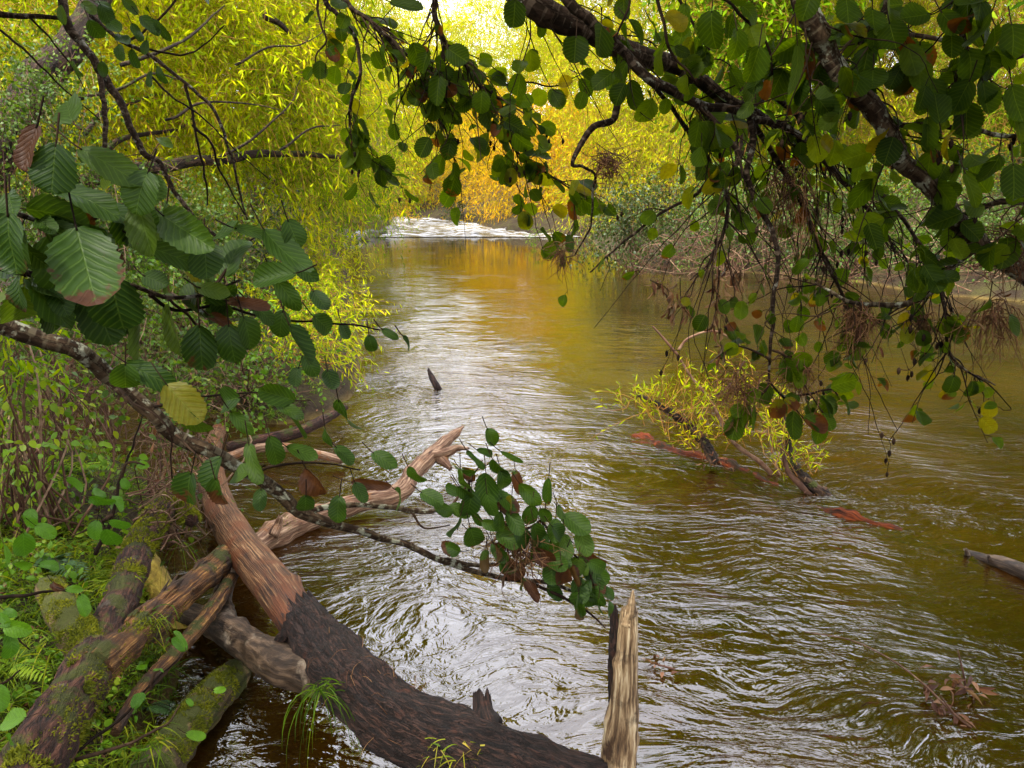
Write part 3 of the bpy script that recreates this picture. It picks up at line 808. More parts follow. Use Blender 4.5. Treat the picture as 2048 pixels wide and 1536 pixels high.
for i, (x, y, s) in enumerate([(20.5, 13, 1.0), (25, 6, 1.1), (-9, 0, .9), (-17, 22, 1.0), (-7, -5, 1.0), (-1, -9, 1.1), (6, -8, 1.0), (13, -5, 1.0), (22, -3, 1.05), (-15, 4, 1.1), (27, 14, 1.1), (-20, 32, 1.05), (-4, -5, .8), (3, -5, .8)]):
    side = "left" if x < 0 else "right"
    copy_tree(x, y, s, i * 1.3, ("added tall tree on the %s bank for shade and reflections" % side) if y > 5 else "unseen tall tree added behind the viewpoint to cut sky light")

# wood beyond
gl, gs = Geo(), Geo()
cl = []
for i in range(46):
    a = R(RNG.uniform(-48, 48))
    d = RNG.uniform(95, 135)
    gap = math.exp(-((math.degrees(a) + 4) / 7.0) ** 2)
    for hh in np.arange(1.5, 17 - 9 * gap, 4.5):
        cl.append(((d * math.sin(a), d * math.cos(a), float(ground_z([[d * math.sin(a), d * math.cos(a)]])[0]) + hh), RNG.uniform(3, 4.6)))
crown(gl, gs, cl, 0.8, 1.0, 3.0, 0.4, 8, 0.22, rows=3, tshift=-0.1)
o_ = gl.build("woodland", M['willow_green'])
tag(o_, "wall of distant yellow-green woodland closing off the view", "woodland", kind="stuff")

# ------------------------------------------------------------------ shrubs on the banks
def shrub(name, label, cat, base, clumps, mat, lsize, dens=1.1, kind='oval', lwid=0.62, length=0.5, droop=0.35, nodes=8, group=None, stems=6, stem_mat='drytwig', rows=5, cols=3, stem_r=0.008, tshift=0.0):
    base = np.asarray(base, float)
    t = thing(name, base, label, cat, group)
    gl, gs = Geo(), Geo()
    crown(gl, gs, clumps, lsize, dens, length, droop, nodes, lwid, rows=rows, kind=kind, cols=cols, tshift=tshift)
    for (c, r) in clumps:
        c = np.asarray(c, float)
        for _ in range(stems):
            tip = c + rnd(1)[0] * np.asarray(r).mean() * 0.5
            mid = (base + tip) / 2 + rnd(1)[0] * 0.15 * np.linalg.norm(tip - base)
            bb = base + np.append(rnd(1)[0][:2] * 0.12, -0.02)
            g1 = Geo(); tube(g1, [bb, mid, tip], [stem_r, stem_r * .75, stem_r * .3], 5, 5, 0.1); g1.build("stem", M[stem_mat], t)
    gl.build("foliage", M[mat], t)
    gs.build("shoots", M[stem_mat], t)["kind"] = "stuff"
    return t

def gp(x, y, z=None, d=None):
    """ground point seen at a pixel, found by marching the sight line"""
    r = ray(x, y)
    ts = np.arange(1.2, 90, 0.05)
    q = CAM + ts[:, None] * r
    gz_ = np.maximum(ground_z(q[:, :2]), -0.05)
    hit = np.nonzero(q[:, 2] <= gz_)[0]
    i = hit[0] if len(hit) else len(ts) - 1
    return np.array([q[i, 0], q[i, 1], gz_[i]])

def under(x, y, d, lift=0.0):
    p = P(x, y, d)
    return gpt(p[0], p[1]) + np.array([0, 0, lift])

WG = "bright willow saplings along the left shore"
for lab, cl, b in [
    ("yellow willow sapling leaning over the left waterline below the far bank", [(640, 500, 15, .55), (600, 520, 14, .5), (665, 540, 14.5, .45), (570, 480, 14, .5)], (600, 560, 14.2)),
    ("lime willow sapling in the thick of the left shore brush", [(630, 600, 11.5, .5), (665, 640, 11, .42), (590, 640, 10.5, .42), (560, 590, 11, .45)], (600, 690, 10.8)),
    ("low yellow willow sapling at the left shore's outermost point", [(660, 700, 9.3, .36), (610, 720, 9, .38), (560, 700, 8.8, .35), (640, 660, 9.6, .3)], (610, 770, 9.0))]:
    shrub("willow_sapling", lab, "sapling", under(*b), px(cl), 'willow', .105, 1.5, kind='willow', lwid=.16, length=.55, droop=.5, nodes=11, group=WG, stems=4, rows=4, cols=2, stem_mat='redtwig')
shrub("willow_sapling", "small bright willow sapling at the left edge above the brown pool", "sapling", under(20, 800, 4.2), px([(20, 690, 4.4, .22), (10, 740, 4.2, .2), (45, 720, 4.4, .16)]), 'willow_green', .10, 1.2, kind='willow', lwid=.18, length=.35, nodes=9, group=WG, stems=4, rows=4, cols=2)

SG = "leafy shrubs on the left bank"
for lab, cl, b, ls, mt in [
    ("pale round-leaved shrub beneath the fallen willow limb", [(330, 440, 9.5, .55), (250, 430, 9, .5), (420, 450, 10, .5), (370, 490, 9.5, .4)], (340, 540, 9.4), .05, 'bramble'),
    ("grey-green shrub climbing the dark leaning willow trunk", [(60, 230, 7.6, .4), (25, 300, 7.4, .4), (110, 215, 8.0, .3), (10, 180, 7.6, .35), (150, 130, 8.2, .3)], (40, 520, 7.6), .045, 'bramble'),
    ("small-leaved shrub at the left edge over bare stems", [(40, 560, 6.2, .35), (120, 590, 6.5, .35), (60, 640, 5.8, .28)], (60, 700, 6.0), .04, 'bramble'),
    ("spreading shrub under the lichened alder branch", [(330, 660, 8.2, .4), (420, 690, 8.3, .4), (260, 620, 7.8, .4), (480, 740, 8.0, .35), (390, 750, 7.6, .3)], (380, 800, 7.9), .05, 'bramble'),
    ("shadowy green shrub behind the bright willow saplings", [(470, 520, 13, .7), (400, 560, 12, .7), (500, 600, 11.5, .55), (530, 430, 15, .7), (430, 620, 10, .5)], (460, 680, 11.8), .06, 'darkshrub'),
    ("olive shrub on the rise by the left picture edge", [(120, 480, 8.5, .5), (190, 520, 8.2, .45), (40, 450, 8.5, .5), (190, 420, 9, .4)], (110, 580, 8.3), .05, 'bramble')]:
    shrub("shrub", lab, "shrub", under(*b), px(cl), mt, ls, 1.5, group=SG)
for lab, cl, b, ls, mt in [
    ("bright green leafy herb clump at the left edge beside the brown pool", [(40, 850, 4.3, .2), (10, 800, 4.4, .2), (70, 800, 4.6, .18), (20, 900, 4.0, .16)], (30, 920, 4.2), .05, 'herb'),
    ("fresh green shrub in the middle of the left bank brush", [(190, 660, 6.6, .32), (250, 700, 6.8, .28), (140, 640, 6.4, .28), (300, 600, 8.5, .4)], (200, 760, 6.6), .05, 'herb'),
    ("leafy green shrub at the left edge over the grass", [(30, 720, 5.2, .26), (90, 700, 5.4, .24), (10, 640, 5.4, .26), (130, 560, 7, .35)], (40, 800, 5.2), .05, 'bramble'),
    ("lush green shrub overhanging the water left of the curved brown branch", [(520, 690, 8.6, .34), (460, 770, 7.4, .26), (570, 640, 9.6, .36), (500, 800, 7.4, .2), (600, 790, 8.2, .2)], (500, 815, 7.9), .055, 'herb'),
    ("low green plant between the lichened branch and the bare trunk", [(340, 800, 5.6, .2), (290, 870, 4.9, .15), (380, 850, 5.2, .15), (310, 930, 4.5, .12)], (330, 930, 4.9), .045, 'bramble'),
    ("dense lime shrub filling the bank under the fallen willow limb", [(240, 500, 8.8, .5), (320, 560, 9, .5), (180, 420, 9.5, .5), (400, 520, 10.5, .55), (100, 400, 9.2, .5)], (250, 620, 8.8), .055, 'herb')]:
    shrub("shrub", lab, "shrub", under(*b), px(cl), mt, ls, 1.3, group=SG)

RG = "shrubs along the right bank"
for lab, cl, b, ls, mt in [
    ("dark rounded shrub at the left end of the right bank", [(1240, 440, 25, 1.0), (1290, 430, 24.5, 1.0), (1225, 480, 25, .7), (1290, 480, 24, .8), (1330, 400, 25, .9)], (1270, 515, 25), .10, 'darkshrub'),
    ("olive shrub in the middle of the right bank", [(1420, 430, 24, 1.0), (1490, 440, 23, 1.0), (1400, 480, 23.5, .8), (1560, 410, 23, 1.1), (1460, 380, 26, 1.2)], (1460, 530, 23.3), .09, 'bramble'),
    ("leafy shrub above the sandy strip of the right bank", [(1660, 440, 22, 1.0), (1740, 470, 21, .9), (1620, 490, 21.5, .8), (1720, 390, 23, 1.2), (1800, 430, 21.5, 1.0)], (1700, 545, 21.3), .085, 'bramble'),
    ("green shrub at the right bank's near end by the picture edge", [(1900, 470, 19.5, 1.0), (1980, 500, 18.5, .8), (1860, 520, 19.5, .7), (2050, 450, 18.5, 1.1), (1940, 400, 21, 1.2), (2130, 500, 18, 1.0)], (1950, 570, 19), .08, 'bramble')]:
    shrub("shrub", lab, "shrub", under(*b), px(cl), mt, ls, 1.7, length=.8, group=RG, stem_r=.014, stems=8)
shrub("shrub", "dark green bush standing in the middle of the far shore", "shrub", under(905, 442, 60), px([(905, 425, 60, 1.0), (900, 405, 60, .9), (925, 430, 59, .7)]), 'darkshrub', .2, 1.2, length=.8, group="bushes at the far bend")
shrub("shrub", "rusty dry bush on the left shore above the pale stones", "shrub", under(690, 455, 36), px([(680, 445, 36, .9), (655, 440, 35, .7), (710, 450, 36, .6)]), 'dead', .13, .8, kind='willow', lwid=.14, length=.8, group="bushes at the far bend", rows=4, cols=2)
shrub("shrub", "low orange bush beside the left end of the rapids", "shrub", under(800, 445, 62), px([(800, 432, 62, .9), (780, 425, 62, .8), (830, 440, 61, .6)]), 'willow_gold', .22, 1.0, kind='willow', lwid=.18, length=.8, group="bushes at the far bend", rows=3, cols=2)
shrub("sprig", "tiny green sprig growing out of the water before the right bank", "plant", Z(1072, 492, -.03), px([(1068, 476, 35.5, .35), (1082, 470, 35.5, .25)]), 'willow_green', .16, .9, kind='willow', lwid=.2, length=.4, stems=3, rows=3, cols=2)

# dead brush: tangles of bare stems
def brush(label, clumps, n, length, r, group, mat='drytwig', leafn=0, fl=0.3):
    c0 = np.mean([c for c, _ in clumps], 0)
    base = gpt(c0[0], c0[1])
    t = thing("dead_brush", base, label, "brush", group)
    gs = Geo()
    for (c, rr) in clumps:
        m = int(n)
        st = np.asarray(c) + ball(m) * rr
        dr = unit(rnd(m) * np.array([1.2, .8, .55]) + np.array([0.3, 0, fl]))
        tt = np.linspace(0, 1, 7)
        L = length * RNG.uniform(.3, 1.2, m)
        pa = st[:, None, :] + dr[:, None, :] * (L[:, None] * (tt - .4))[..., None] + (unit(rnd(m)) * L[:, None] * .25)[:, None, :] * np.sin(tt * 3.1)[None, :, None]
        pa = pa - np.array([0, 0, 1.]) * (RNG.uniform(0, .4, m) * L)[:, None, None] * (tt ** 2)[None, :, None]
        bundle(gs, pa, r * RNG.uniform(.3, 1.2, m), r * .25, seg=4)
    gs.build("stems", M[mat], t)
    if leafn:
        gl = Geo()
        for (c, rr) in clumps:
            pp = np.asarray(c) + ball(leafn) * rr * 1.1
            leaves(gl, 'willow', pp, rnd(leafn) + np.array([0, 0, -.6]), rnd(leafn), RNG.uniform(.04, .09, leafn), .018, 4, 3, bend=.4, curl=1.0)
        gl.build("withered_leaves", M['dead'], t)
    return t
BG = "tangles of dead stems on the banks"
brush("reddish tangle of dead stems behind the brown pool at left", px([(130, 680, 5.8, .4), (220, 730, 6.0, .35), (80, 740, 5.4, .35), (170, 790, 5.6, .25)]), 34, .7, .0035, BG, leafn=30)
brush("thicket of bare stems under the lichened branch, left of the bare trunk", px([(330, 840, 5.2, .18), (390, 880, 4.8, .16), (300, 900, 4.6, .15), (400, 800, 6.5, .3), (350, 960, 4.3, .12)]), 26, .42, .0028, BG, leafn=25)
brush("brown twig heap along the left shore above the pale dead branch", px([(480, 800, 7.8, .3), (560, 820, 8.0, .3), (620, 800, 8.2, .25), (520, 760, 8.4, .3)]), 40, .6, .004, BG, leafn=40)
brush("fallen stems under the fallen willow limb at left", px([(520, 430, 15, .8), (430, 400, 13, .7), (300, 370, 10, .5)]), 26, 1.3, .009, BG)
brush("long pale dead stems lying across the right bank", px([(1400, 470, 22, .9), (1520, 480, 21.5, .9), (1640, 500, 20.5, .9), (1340, 500, 23, .6), (1560, 420, 22.5, 1.0)]), 26, 2.2, .014, BG, fl=0.1)
brush("brown dead tangle at the right end of the far bank", px([(1780, 520, 19.5, .8), (1880, 540, 18.5, .7), (1980, 560, 17.5, .7), (1700, 420, 21, 1.0), (1900, 440, 19, 1.0)]), 30, 1.9, .012, BG, fl=0.1)
brush("rusty waterside litter hanging off the right bank", px([(1300, 522, 23.5, .5), (1380, 528, 22.8, .55), (1460, 536, 22.4, .5), (1560, 545, 21.8, .5)]), 60, .8, .008, BG, leafn=60)

# ------------------------------------------------------------------ river stones at the riffle
def stone_mesh(seed):
    import bmesh
    bm = bmesh.new()
    bmesh.ops.create_icosphere(bm, subdivisions=3, radius=1.0)
    V = np.array([v.co[:] for v in bm.verts])
    F = np.array([[v.index for v in f.verts] for f in bm.faces])
    bm.free()
    f = 1 + 0.28 * fbm(V * 1.4 + seed * 9.1, 3, seed)
    V = V * f[:, None]
    V = np.sign(V) * np.abs(V) ** 0.85
    return V, F
SV = [stone_mesh(i) for i in range(5)]
stones = [(640, 470, .5), (662, 474, .42), (692, 471, .5), (715, 473, .4), (740, 470, .45), (762, 468, .38), (785, 463, .55), (728, 476, .3), (706, 479, .28),
          (938, 452, .4), (952, 458, .35), (968, 455, .5), (985, 450, .6), (1000, 460, .45), (1012, 449, .62), (1020, 462, .4), (1034, 455, .7), (1046, 462, .5), (1060, 452, .75), (1072, 460, .5), (1044, 444, .65), (1090, 458, .5),
          (1110, 455, .5), (1130, 458, .45), (870, 444, .4), (820, 445, .45), (845, 441, .4), (918, 446, .42), (1150, 466, .35), (985, 466, .3), (950, 468, .24)]
words = ["grey", "pale", "whitish", "dark-topped", "flat", "rounded", "angular", "blunt"]
for i, (x, y, s) in enumerate(stones):
    V, F = SV[i % 5]
    c = Z(x, y, 0.1)
    for _ in range(4): c = Z(x, y, float(rise(c[1])) + 0.12)
    a = RNG.uniform(0, 6.28)
    sc = np.array([s * RNG.uniform(1.0, 1.5), s * RNG.uniform(.7, 1.1), s * RNG.uniform(.45, .8)])
    v = V * sc
    v = np.stack([v[:, 0] * math.cos(a) - v[:, 1] * math.sin(a), v[:, 0] * math.sin(a) + v[:, 1] * math.cos(a), v[:, 2]], -1)
    g = Geo()
    g.add(v + c, None, F, None, RNG.random())
    ob = g.build("river_stone", M['rock'], origin=c)
    if x < 800: lab = "pale river stone of the row along the left shore below the rusty bush"; gg = "stones on the left shore"
    elif 930 < x < 1100: lab = "pale angular stone of the pile right of the rapids"; gg = "stones piled right of the rapids"
    elif x > 1200: lab = "grey stone at the waterline below the dark rounded shrub"; gg = "stones below the dark shrub"
    elif x > 1100: lab = "small stone on the shore right of the stone pile"; gg = "stones right of the pile"
    else: lab = "small stone at the upper edge of the white rapids"; gg = "stones along the top of the rapids"
    tag(ob, lab, "stone", gg)
# ================================================================== foreground logs
def zpts(l):
    """(px, py, height above water) list -> world points"""
    return [Z(x, y, z) for x, y, z in l]

def rpx(pts, r):
    return [q * depth_of(p) / FPX for p, q in zip(pts, r)]

def on_tube(c, rad, n, t0=0, t1=1, up=0.3, toward=(0, 0, 1)):
    """n random points and normals on a limb's upper side between t0 and t1"""
    t, nn, bb = frames(c)
    rr = np.interp(np.linspace(0, 1, len(c)), np.linspace(0, 1, len(rad)), rad)
    out_p, out_n = [], []
    tw = unit(np.array(toward, float))
    while sum(len(a) for a in out_p) < n:
        f = RNG.uniform(t0, t1, n) * (len(c) - 1.001)
        i = f.astype(int); w = (f - i)[:, None]
        th = RNG.uniform(0, 2 * np.pi, n)[:, None]
        nr = nn[i] * np.cos(th) + bb[i] * np.sin(th)
        p = c[i] * (1 - w) + c[i + 1] * w + nr * (rr[i])[:, None] * 0.97
        ok = (nr @ tw) > up
        out_p.append(p[ok]); out_n.append(nr[ok])
    return np.concatenate(out_p)[:n], np.concatenate(out_n)[:n]

def moss(parent, c, rad, n, t0, t1, up=0.1, L=0.014, toward=(0.2, -0.4, 1)):
    g = Geo()
    n = int(n * 1.7)
    p, nr = on_tube(c, rad, n, t0, t1, up, toward)
    keep = vnoise(p * 14, 5) > -0.25
    p, nr = p[keep], nr[keep]
    m = len(p)
    leaves(g, 'willow', p - nr * 0.003, nr * 0.8 + rnd(m, .45) + np.array([0, 0, -.25]), rnd(m), L * RNG.uniform(.5, 1.5, m), L * .32, 4, 2, bend=.3,
           tint=np.clip(0.5 + 0.4 * vnoise(p * 25, 6) + RNG.normal(0, .15, m), 0, 1))
    g.build("moss", M['moss'], parent)

# fallen trunk: bare orange wood above, cracked dark bark below
t = thing("fallen_trunk", Z(720, 1370, .0), "big fallen trunk, bare orange-brown wood above and dark cracked bark below", "fallen tree")
pp = zpts([(437, 862, .02), (424, 900, .10), (424, 945, .17), (440, 1015, .22), (484, 1092, .27), (556, 1182, .31), (622, 1275, .33), (655, 1310, .33)])
rr = rpx(pp, [14, 18, 23, 30, 36, 40, 43, 45])
_L = float(np.sum(np.linalg.norm(np.diff(spline(pp, 12), axis=0), axis=1)))
M['bare'] = wood_mat("weathered_bare_trunk_wood", [(0.012, 0.005, 0.003), (0.055, 0.022, 0.010), (0.14, 0.06, 0.024), (0.32, 0.18, 0.085)], 2.6, 130, 0.006, 0.6, patch=(0.17, 0.05, 0.014), patch_lo=0.5, patch_hi=0.64, patch_scale=5.5, spec=0.3, stain=(_L - .62, _L - .30, (0.035, 0.011, 0.006), (0.19, 0.058, 0.018)))
g = Geo(); ctop = tube(g, pp, rr, 36, 12, 0.05, rscale=4, jag0=.05, knots=9)
g.build("bare_wood", M['bare'], t)
pp2 = zpts([(606, 1240, .325), (650, 1302, .33), (720, 1378, .34), (800, 1440, .33), (900, 1490, .30), (1010, 1532, .25), (1180, 1600, .12)])
rr2 = rpx(pp2, [41, 54, 62, 67, 71, 72, 70])
g = Geo(); cbot = tube(g, pp2, rr2, 44, 14, 0.14, rscale=9, jag0=.14, ridge=.10)
g.build("bark", M['darkbark'], t)
ps = zpts([(960, 1500, .30), (968, 1450, .36), (965, 1412, .40)])
g = Geo(); tube(g, ps, rpx(ps, [46, 34, 17]), 20, 8, .2, jag=.06, ridge=.1)
g.build("broken_stub", M['darkbark'], t)
ps = zpts([(572, 1268, .36), (553, 1290, .30), (541, 1326, .22)])
g = Geo(); tube(g, ps, rpx(ps, [13, 10, 2]), 9, 6, .2)
g.build("spike", M['darkbark'], t)
ps = zpts([(362, 1222, .06), (420, 1243, .12), (490, 1284, .19), (560, 1328, .25), (640, 1352, .29), (700, 1385, .31)])
rs = rpx(ps, [20, 26, 33, 40, 44, 42])
g = Geo(); cs_ = tube(g, ps, rs, 30, 12, .12, rscale=8, jag0=.05, knots=5)
g.build("side_limb", M['greylog'], t)
ps = zpts([(470, 1138, .24), (452, 1165, .18), (446, 1200, .12), (458, 1250, .14)])
g = Geo(); tube(g, ps, rpx(ps, [15, 17, 17, 20]), 18, 10, .12, knots=2)
g.build("forked_root", M['greylog'], t)
p_, n_ = on_tube(cbot, rr2, 26, .2, .55, .2, (0.3, -.6, 1))
for q, nr in zip(p_[:26], n_):
    g = Geo()
    a = q + nr * .004
    d = unit(rnd(1)[0] * [1, 1, .4] + nr * .3)
    tube(g, [a, a + d * .04 + nr * .012, a + d * .09 - np.array([0, 0, .02])], [.0013, .001, .0005], 4, 4, 0)
    g.build("dry_fibre", M['straw'], t)

# grass hanging from the trunk
def grass_tuft(label, base, n, L, hang, mat='grass', cat="grass tuft", wd=.0045, name="grass_tuft", group=None, spread=.03, tl=.35):
    base = np.asarray(base, float)
    g = Geo()
    st = base + rnd(n) * np.array([spread, spread, spread * .3])
    d0 = unit(rnd(n) * np.array([.8, .8, .3]) + np.array([0, -.15, .5 if hang < .5 else -.1]))
    K = 7
    tt = np.linspace(0, 1, K)
    LL = L * RNG.uniform(.45, 1.2, n)
    path = st[:, None, :] + d0[:, None, :] * (LL[:, None] * tt * (1 - .5 * hang * tt))[..., None] + np.array([0, 0, -1.]) * (LL * hang * RNG.uniform(.6, 1.1, n))[:, None, None] * (tt ** 1.8)[None, :, None]
    blades(g, path, wd, np.clip(RNG.normal(tl, .2, n), 0, 1))
    o = g.build(name, M[mat], origin=base)
    return tag(o, label, cat, group)

def blades(g, path, wd, tint):
    n, K, _ = path.shape
    tg = unit(np.gradient(path, axis=1))
    s = unit(np.cross(tg, rnd(n)[:, None, :]))
    w = wd * RNG.uniform(.6, 1.3, n)[:, None] * (1 - np.linspace(0, 1, K) ** 2.2 * .9)[None, :] * .5
    v = np.stack([path - s * w[..., None], path + s * w[..., None]], 2)
    idx = np.arange(n * K * 2).reshape(n, K, 2)
    q = np.stack([idx[:, :-1, 0], idx[:, :-1, 1], idx[:, 1:, 1], idx[:, 1:, 0]], -1).reshape(-1, 4)
    uv = np.stack([np.broadcast_to(np.array([0, 1.])[None, None, :], (n, K, 2)), np.broadcast_to(np.linspace(0, 1, K)[None, :, None], (n, K, 2))], -1)
    g.add(v.reshape(-1, 3), q, None, uv.reshape(-1, 2), np.repeat(tint, K * 2))

def near_tube(c, rad, t_, up):
    p, n = on_tube(c, rad, 1, t_ - .01, t_ + .01, up, (0.1, -.7, .9))
    return p[0]
grass_tuft("long green grass hanging down the side of the dark bark trunk", P(645, 1372, depth_of(cbot[28]) - .12), 46, .30, .95, spread=.022, tl=.12)
grass_tuft("short grass and dry roots beside the broken stub of the dark trunk", P(905, 1500, depth_of(cbot[62]) - .13), 44, .12, .5, spread=.05, tl=.75)
grass_tuft("few green grass blades lying over the top of the dark trunk", P(830, 1437, depth_of(cbot[46]) - .02), 12, .09, .4, spread=.02, tl=.3)
grass_tuft("thin trailing grass hanging from the mossy end of the maroon log", P(362, 1085, 4.0), 9, .26, .9, spread=.01, tl=.2)

# mossy forked log on the left bank
t = thing("mossy_log", Z(140, 1420, .35), "long rotting log with flaking maroon bark and clumps of moss, rising from the bottom left", "log")
ml = zpts([(20, 1610, .62), (120, 1440, .56), (190, 1318, .52), (232, 1225, .48), (262, 1140, .45), (296, 1065, .43), (340, 1000, .42)])
mr_ = rpx(ml, [60, 52, 45, 33, 30, 28, 25])
g = Geo(); cml = tube(g, ml, mr_, 34, 12, .16, rscale=9, jag=.06, ridge=.08)
g.build("trunk", M['maroon'], t)
moss(t, cml, mr_, 3600, .72, 1.0, -.1, .020)
moss(t, cml, mr_, 1500, .60, .70, .2, .017)
moss(t, cml, mr_, 4200, .02, .30, .0, .018, (.9, -.3, .5))
ms = zpts([(335, 1012, .43), (365, 1020, .42), (383, 1042, .40)])
g = Geo(); c_ = tube(g, ms, rpx(ms, [24, 20, 14]), 14, 8, .2)
g.build("side_stub", M['maroon'], t)
moss(t, c_, rpx(ms, [24, 20, 14]), 1800, 0, 1, -.4, .022)

# splintered branch, lying from the log over to the bare trunk
t = thing("splintered_branch", Z(330, 1230, .4), "rotten branch split into orange splinters, running from the maroon log under the bare trunk", "branch")
sp_ = zpts([(185, 1345, .55), (250, 1285, .50), (320, 1225, .44), (395, 1163, .36), (460, 1112, .22), (500, 1085, .12)])
sr_ = rpx(sp_, [36, 32, 29, 26, 22, 16])
g = Geo(); csp = tube(g, sp_, sr_, 30, 12, .2, rscale=10, ridge=.14)
g.build("limb", M['splinter'], t)
for i in range(26):
    g = Geo()
    a, nr = on_tube(csp, sr_, 1, .2, .85, .0, (.0, -.5, 1)); a = a[0]; nr = nr[0]
    i0 = int(RNG.integers(8, 40)); tgd = unit(csp[min(i0 + 6, len(csp) - 1)] - csp[i0])
    tube(g, [a - tgd * .06, a + nr * .012, a + tgd * RNG.uniform(.05, .13) + nr * RNG.uniform(0, .04)], [.009, .008, .002], 6, 4, .25)
    g.build("splinter", M['splinter'], t)
lo = zpts([(230, 1465, .42), (275, 1388, .40), (340, 1318, .36), (420, 1225, .28), (465, 1150, .2)])
g = Geo(); tube(g, lo, rpx(lo, [10, 13, 15, 16, 12]), 14, 10, .2)
g.build("split_strip", M['splinter'], t)
moss(t, csp, sr_, 1600, .05, .45, .1, .016, (.6, -.6, .2))
moss(t, csp, sr_, 700, .72, .95, .3, .014)

tg_ = thing("brushwood", Z(330, 1050, .4), "thin dead twigs piled over the mossy tip of the maroon log", "brushwood")
for i in range(26):
    x0, y0 = RNG.uniform(250, 340), RNG.uniform(960, 1100)
    q = [P(x0, y0, 4.05 + RNG.normal(0, .12)), P(x0 + RNG.uniform(20, 60), y0 - RNG.uniform(-10, 40), 4.05 + RNG.normal(0, .12)), P(x0 + RNG.uniform(40, 120), y0 - RNG.uniform(-30, 80), 4.05 + RNG.normal(0, .15))]
    g = Geo(); tube(g, q, [.0045, .0035, .0012], 6, 5, .15, kink=.008); g.build("twig", M['drytwig'], tg_)
for lab, x0, y0, dpt in [("grass tuft rooted where the maroon log meets the splintered branch", 285, 1240, 3.1), ("grass tuft at the lower edge of the maroon log", 120, 1500, 2.45), ("grass tuft on the bank above the mossy stub", 215, 1180, 3.35), ("grass tuft between maroon log and low mossy log", 290, 1470, 2.6), ("grass tuft at the left of the mossy stub", 70, 1290, 2.8)]:
    grass_tuft(lab, P(x0, y0, dpt), 60, .16, .55, spread=.05, tl=.4, group="grass tufts round the bank logs")

t = thing("mossy_stub", Z(150, 1260, .5), "short moss-topped stump of a branch among the grass left of the maroon log", "stump")
st_ = zpts([(100, 1180, .62), (140, 1245, .58), (190, 1325, .52)]); sr2 = rpx(st_, [26, 36, 40])
g = Geo(); c_ = tube(g, st_, sr2, 22, 10, .12, jag0=.03)
g.build("wood", M['mossylog'], t)
moss(t, c_, sr2, 3800, 0, .9, .1, .014, (.5, -.2, 1))

t = thing("sunken_log", Z(320, 1180, -.05), "olive algae-covered log end dipping into the dark water behind the splintered branch", "log")
s_ = zpts([(268, 1085, .10), (305, 1150, .06), (342, 1215, .02), (380, 1290, -.08), (450, 1390, -.12)])
g = Geo(); tube(g, s_, rpx(s_, [24, 26, 26, 26, 24]), 22, 10, .06, knots=3)
g.build("wood", M['sunken'], t)

t = thing("low_mossy_log", Z(410, 1430, .05), "low moss-covered log half in the water below the grey side limb", "log")
s_ = zpts([(300, 1560, .16), (350, 1490, .13), (400, 1425, .09), (448, 1372, .05), (478, 1345, .0)]); sr3 = rpx(s_, [46, 42, 38, 34, 28])
g = Geo(); c_ = tube(g, s_, sr3, 26, 10, .14, jag=.03)
g.build("wood", M['mossylog'], t)
moss(t, c_, sr3, 4200, .1, .8, .15, .015)

# pale driftwood pointing out over the water
t = thing("driftwood", Z(760, 990, .05), "pale broken driftwood limb with a forked tip pointing up over the water at centre", "driftwood")
d_ = zpts([(505, 1100, .04), (560, 1062, .07), (640, 1030, .08), (730, 1003, .10), (800, 986, .12), (825, 948, .17), (868, 905, .22), (905, 872, .27), (926, 853, .31)])
dr_ = rpx(d_, [22, 26, 20, 18, 18, 17, 15, 9, 3])
g = Geo(); cd = tube(g, d_, dr_, 22, 12, .2, rscale=14, jag0=.05, ridge=.1)
g.build("limb", M['drift'], t)
for nm, l, r in [("fork", [(862, 912, .22), (893, 905, .24), (915, 896, .27), (934, 897, .29)], [11, 10, 7, 3]), ("fork", [(868, 905, .22), (884, 918, .19), (900, 936, .15)], [15, 13, 5]),
                 ("stub", [(545, 1072, .10), (556, 1050, .15), (560, 1036, .2)], [11, 9, 5])]:
    q = zpts(l); g = Geo(); tube(g, q, rpx(q, r), 12, 8, .2, jag=.02); g.build(nm, M['drift'], t)
moss(t, cd, dr_, 500, .05, .25, .4, .012)

t = thing("dead_branch", Z(560, 905, .08), "slim pale peeled branch lying behind the bare trunk near the waterline", "branch")
q = zpts([(450, 918, .10), (500, 900, .14), (555, 893, .16), (620, 905, .13), (682, 920, .07)])
g = Geo(); tube(g, q, rpx(q, [10, 9, 9, 9, 8]), 12, 10, .12, jag=.02); g.build("limb", M['drift'], t)
t = thing("dead_branch", Z(600, 860, .1), "curved brown branch at the left waterline behind the slim pale one", "branch")
q = zpts([(455, 895, .12), (530, 880, .14), (600, 862, .16), (650, 838, .16), (690, 815, .12)])
g = Geo(); tube(g, q, rpx(q, [12, 13, 12, 10, 6]), 12, 10, .15, jag=.02); g.build("limb", M['maroon'], t)

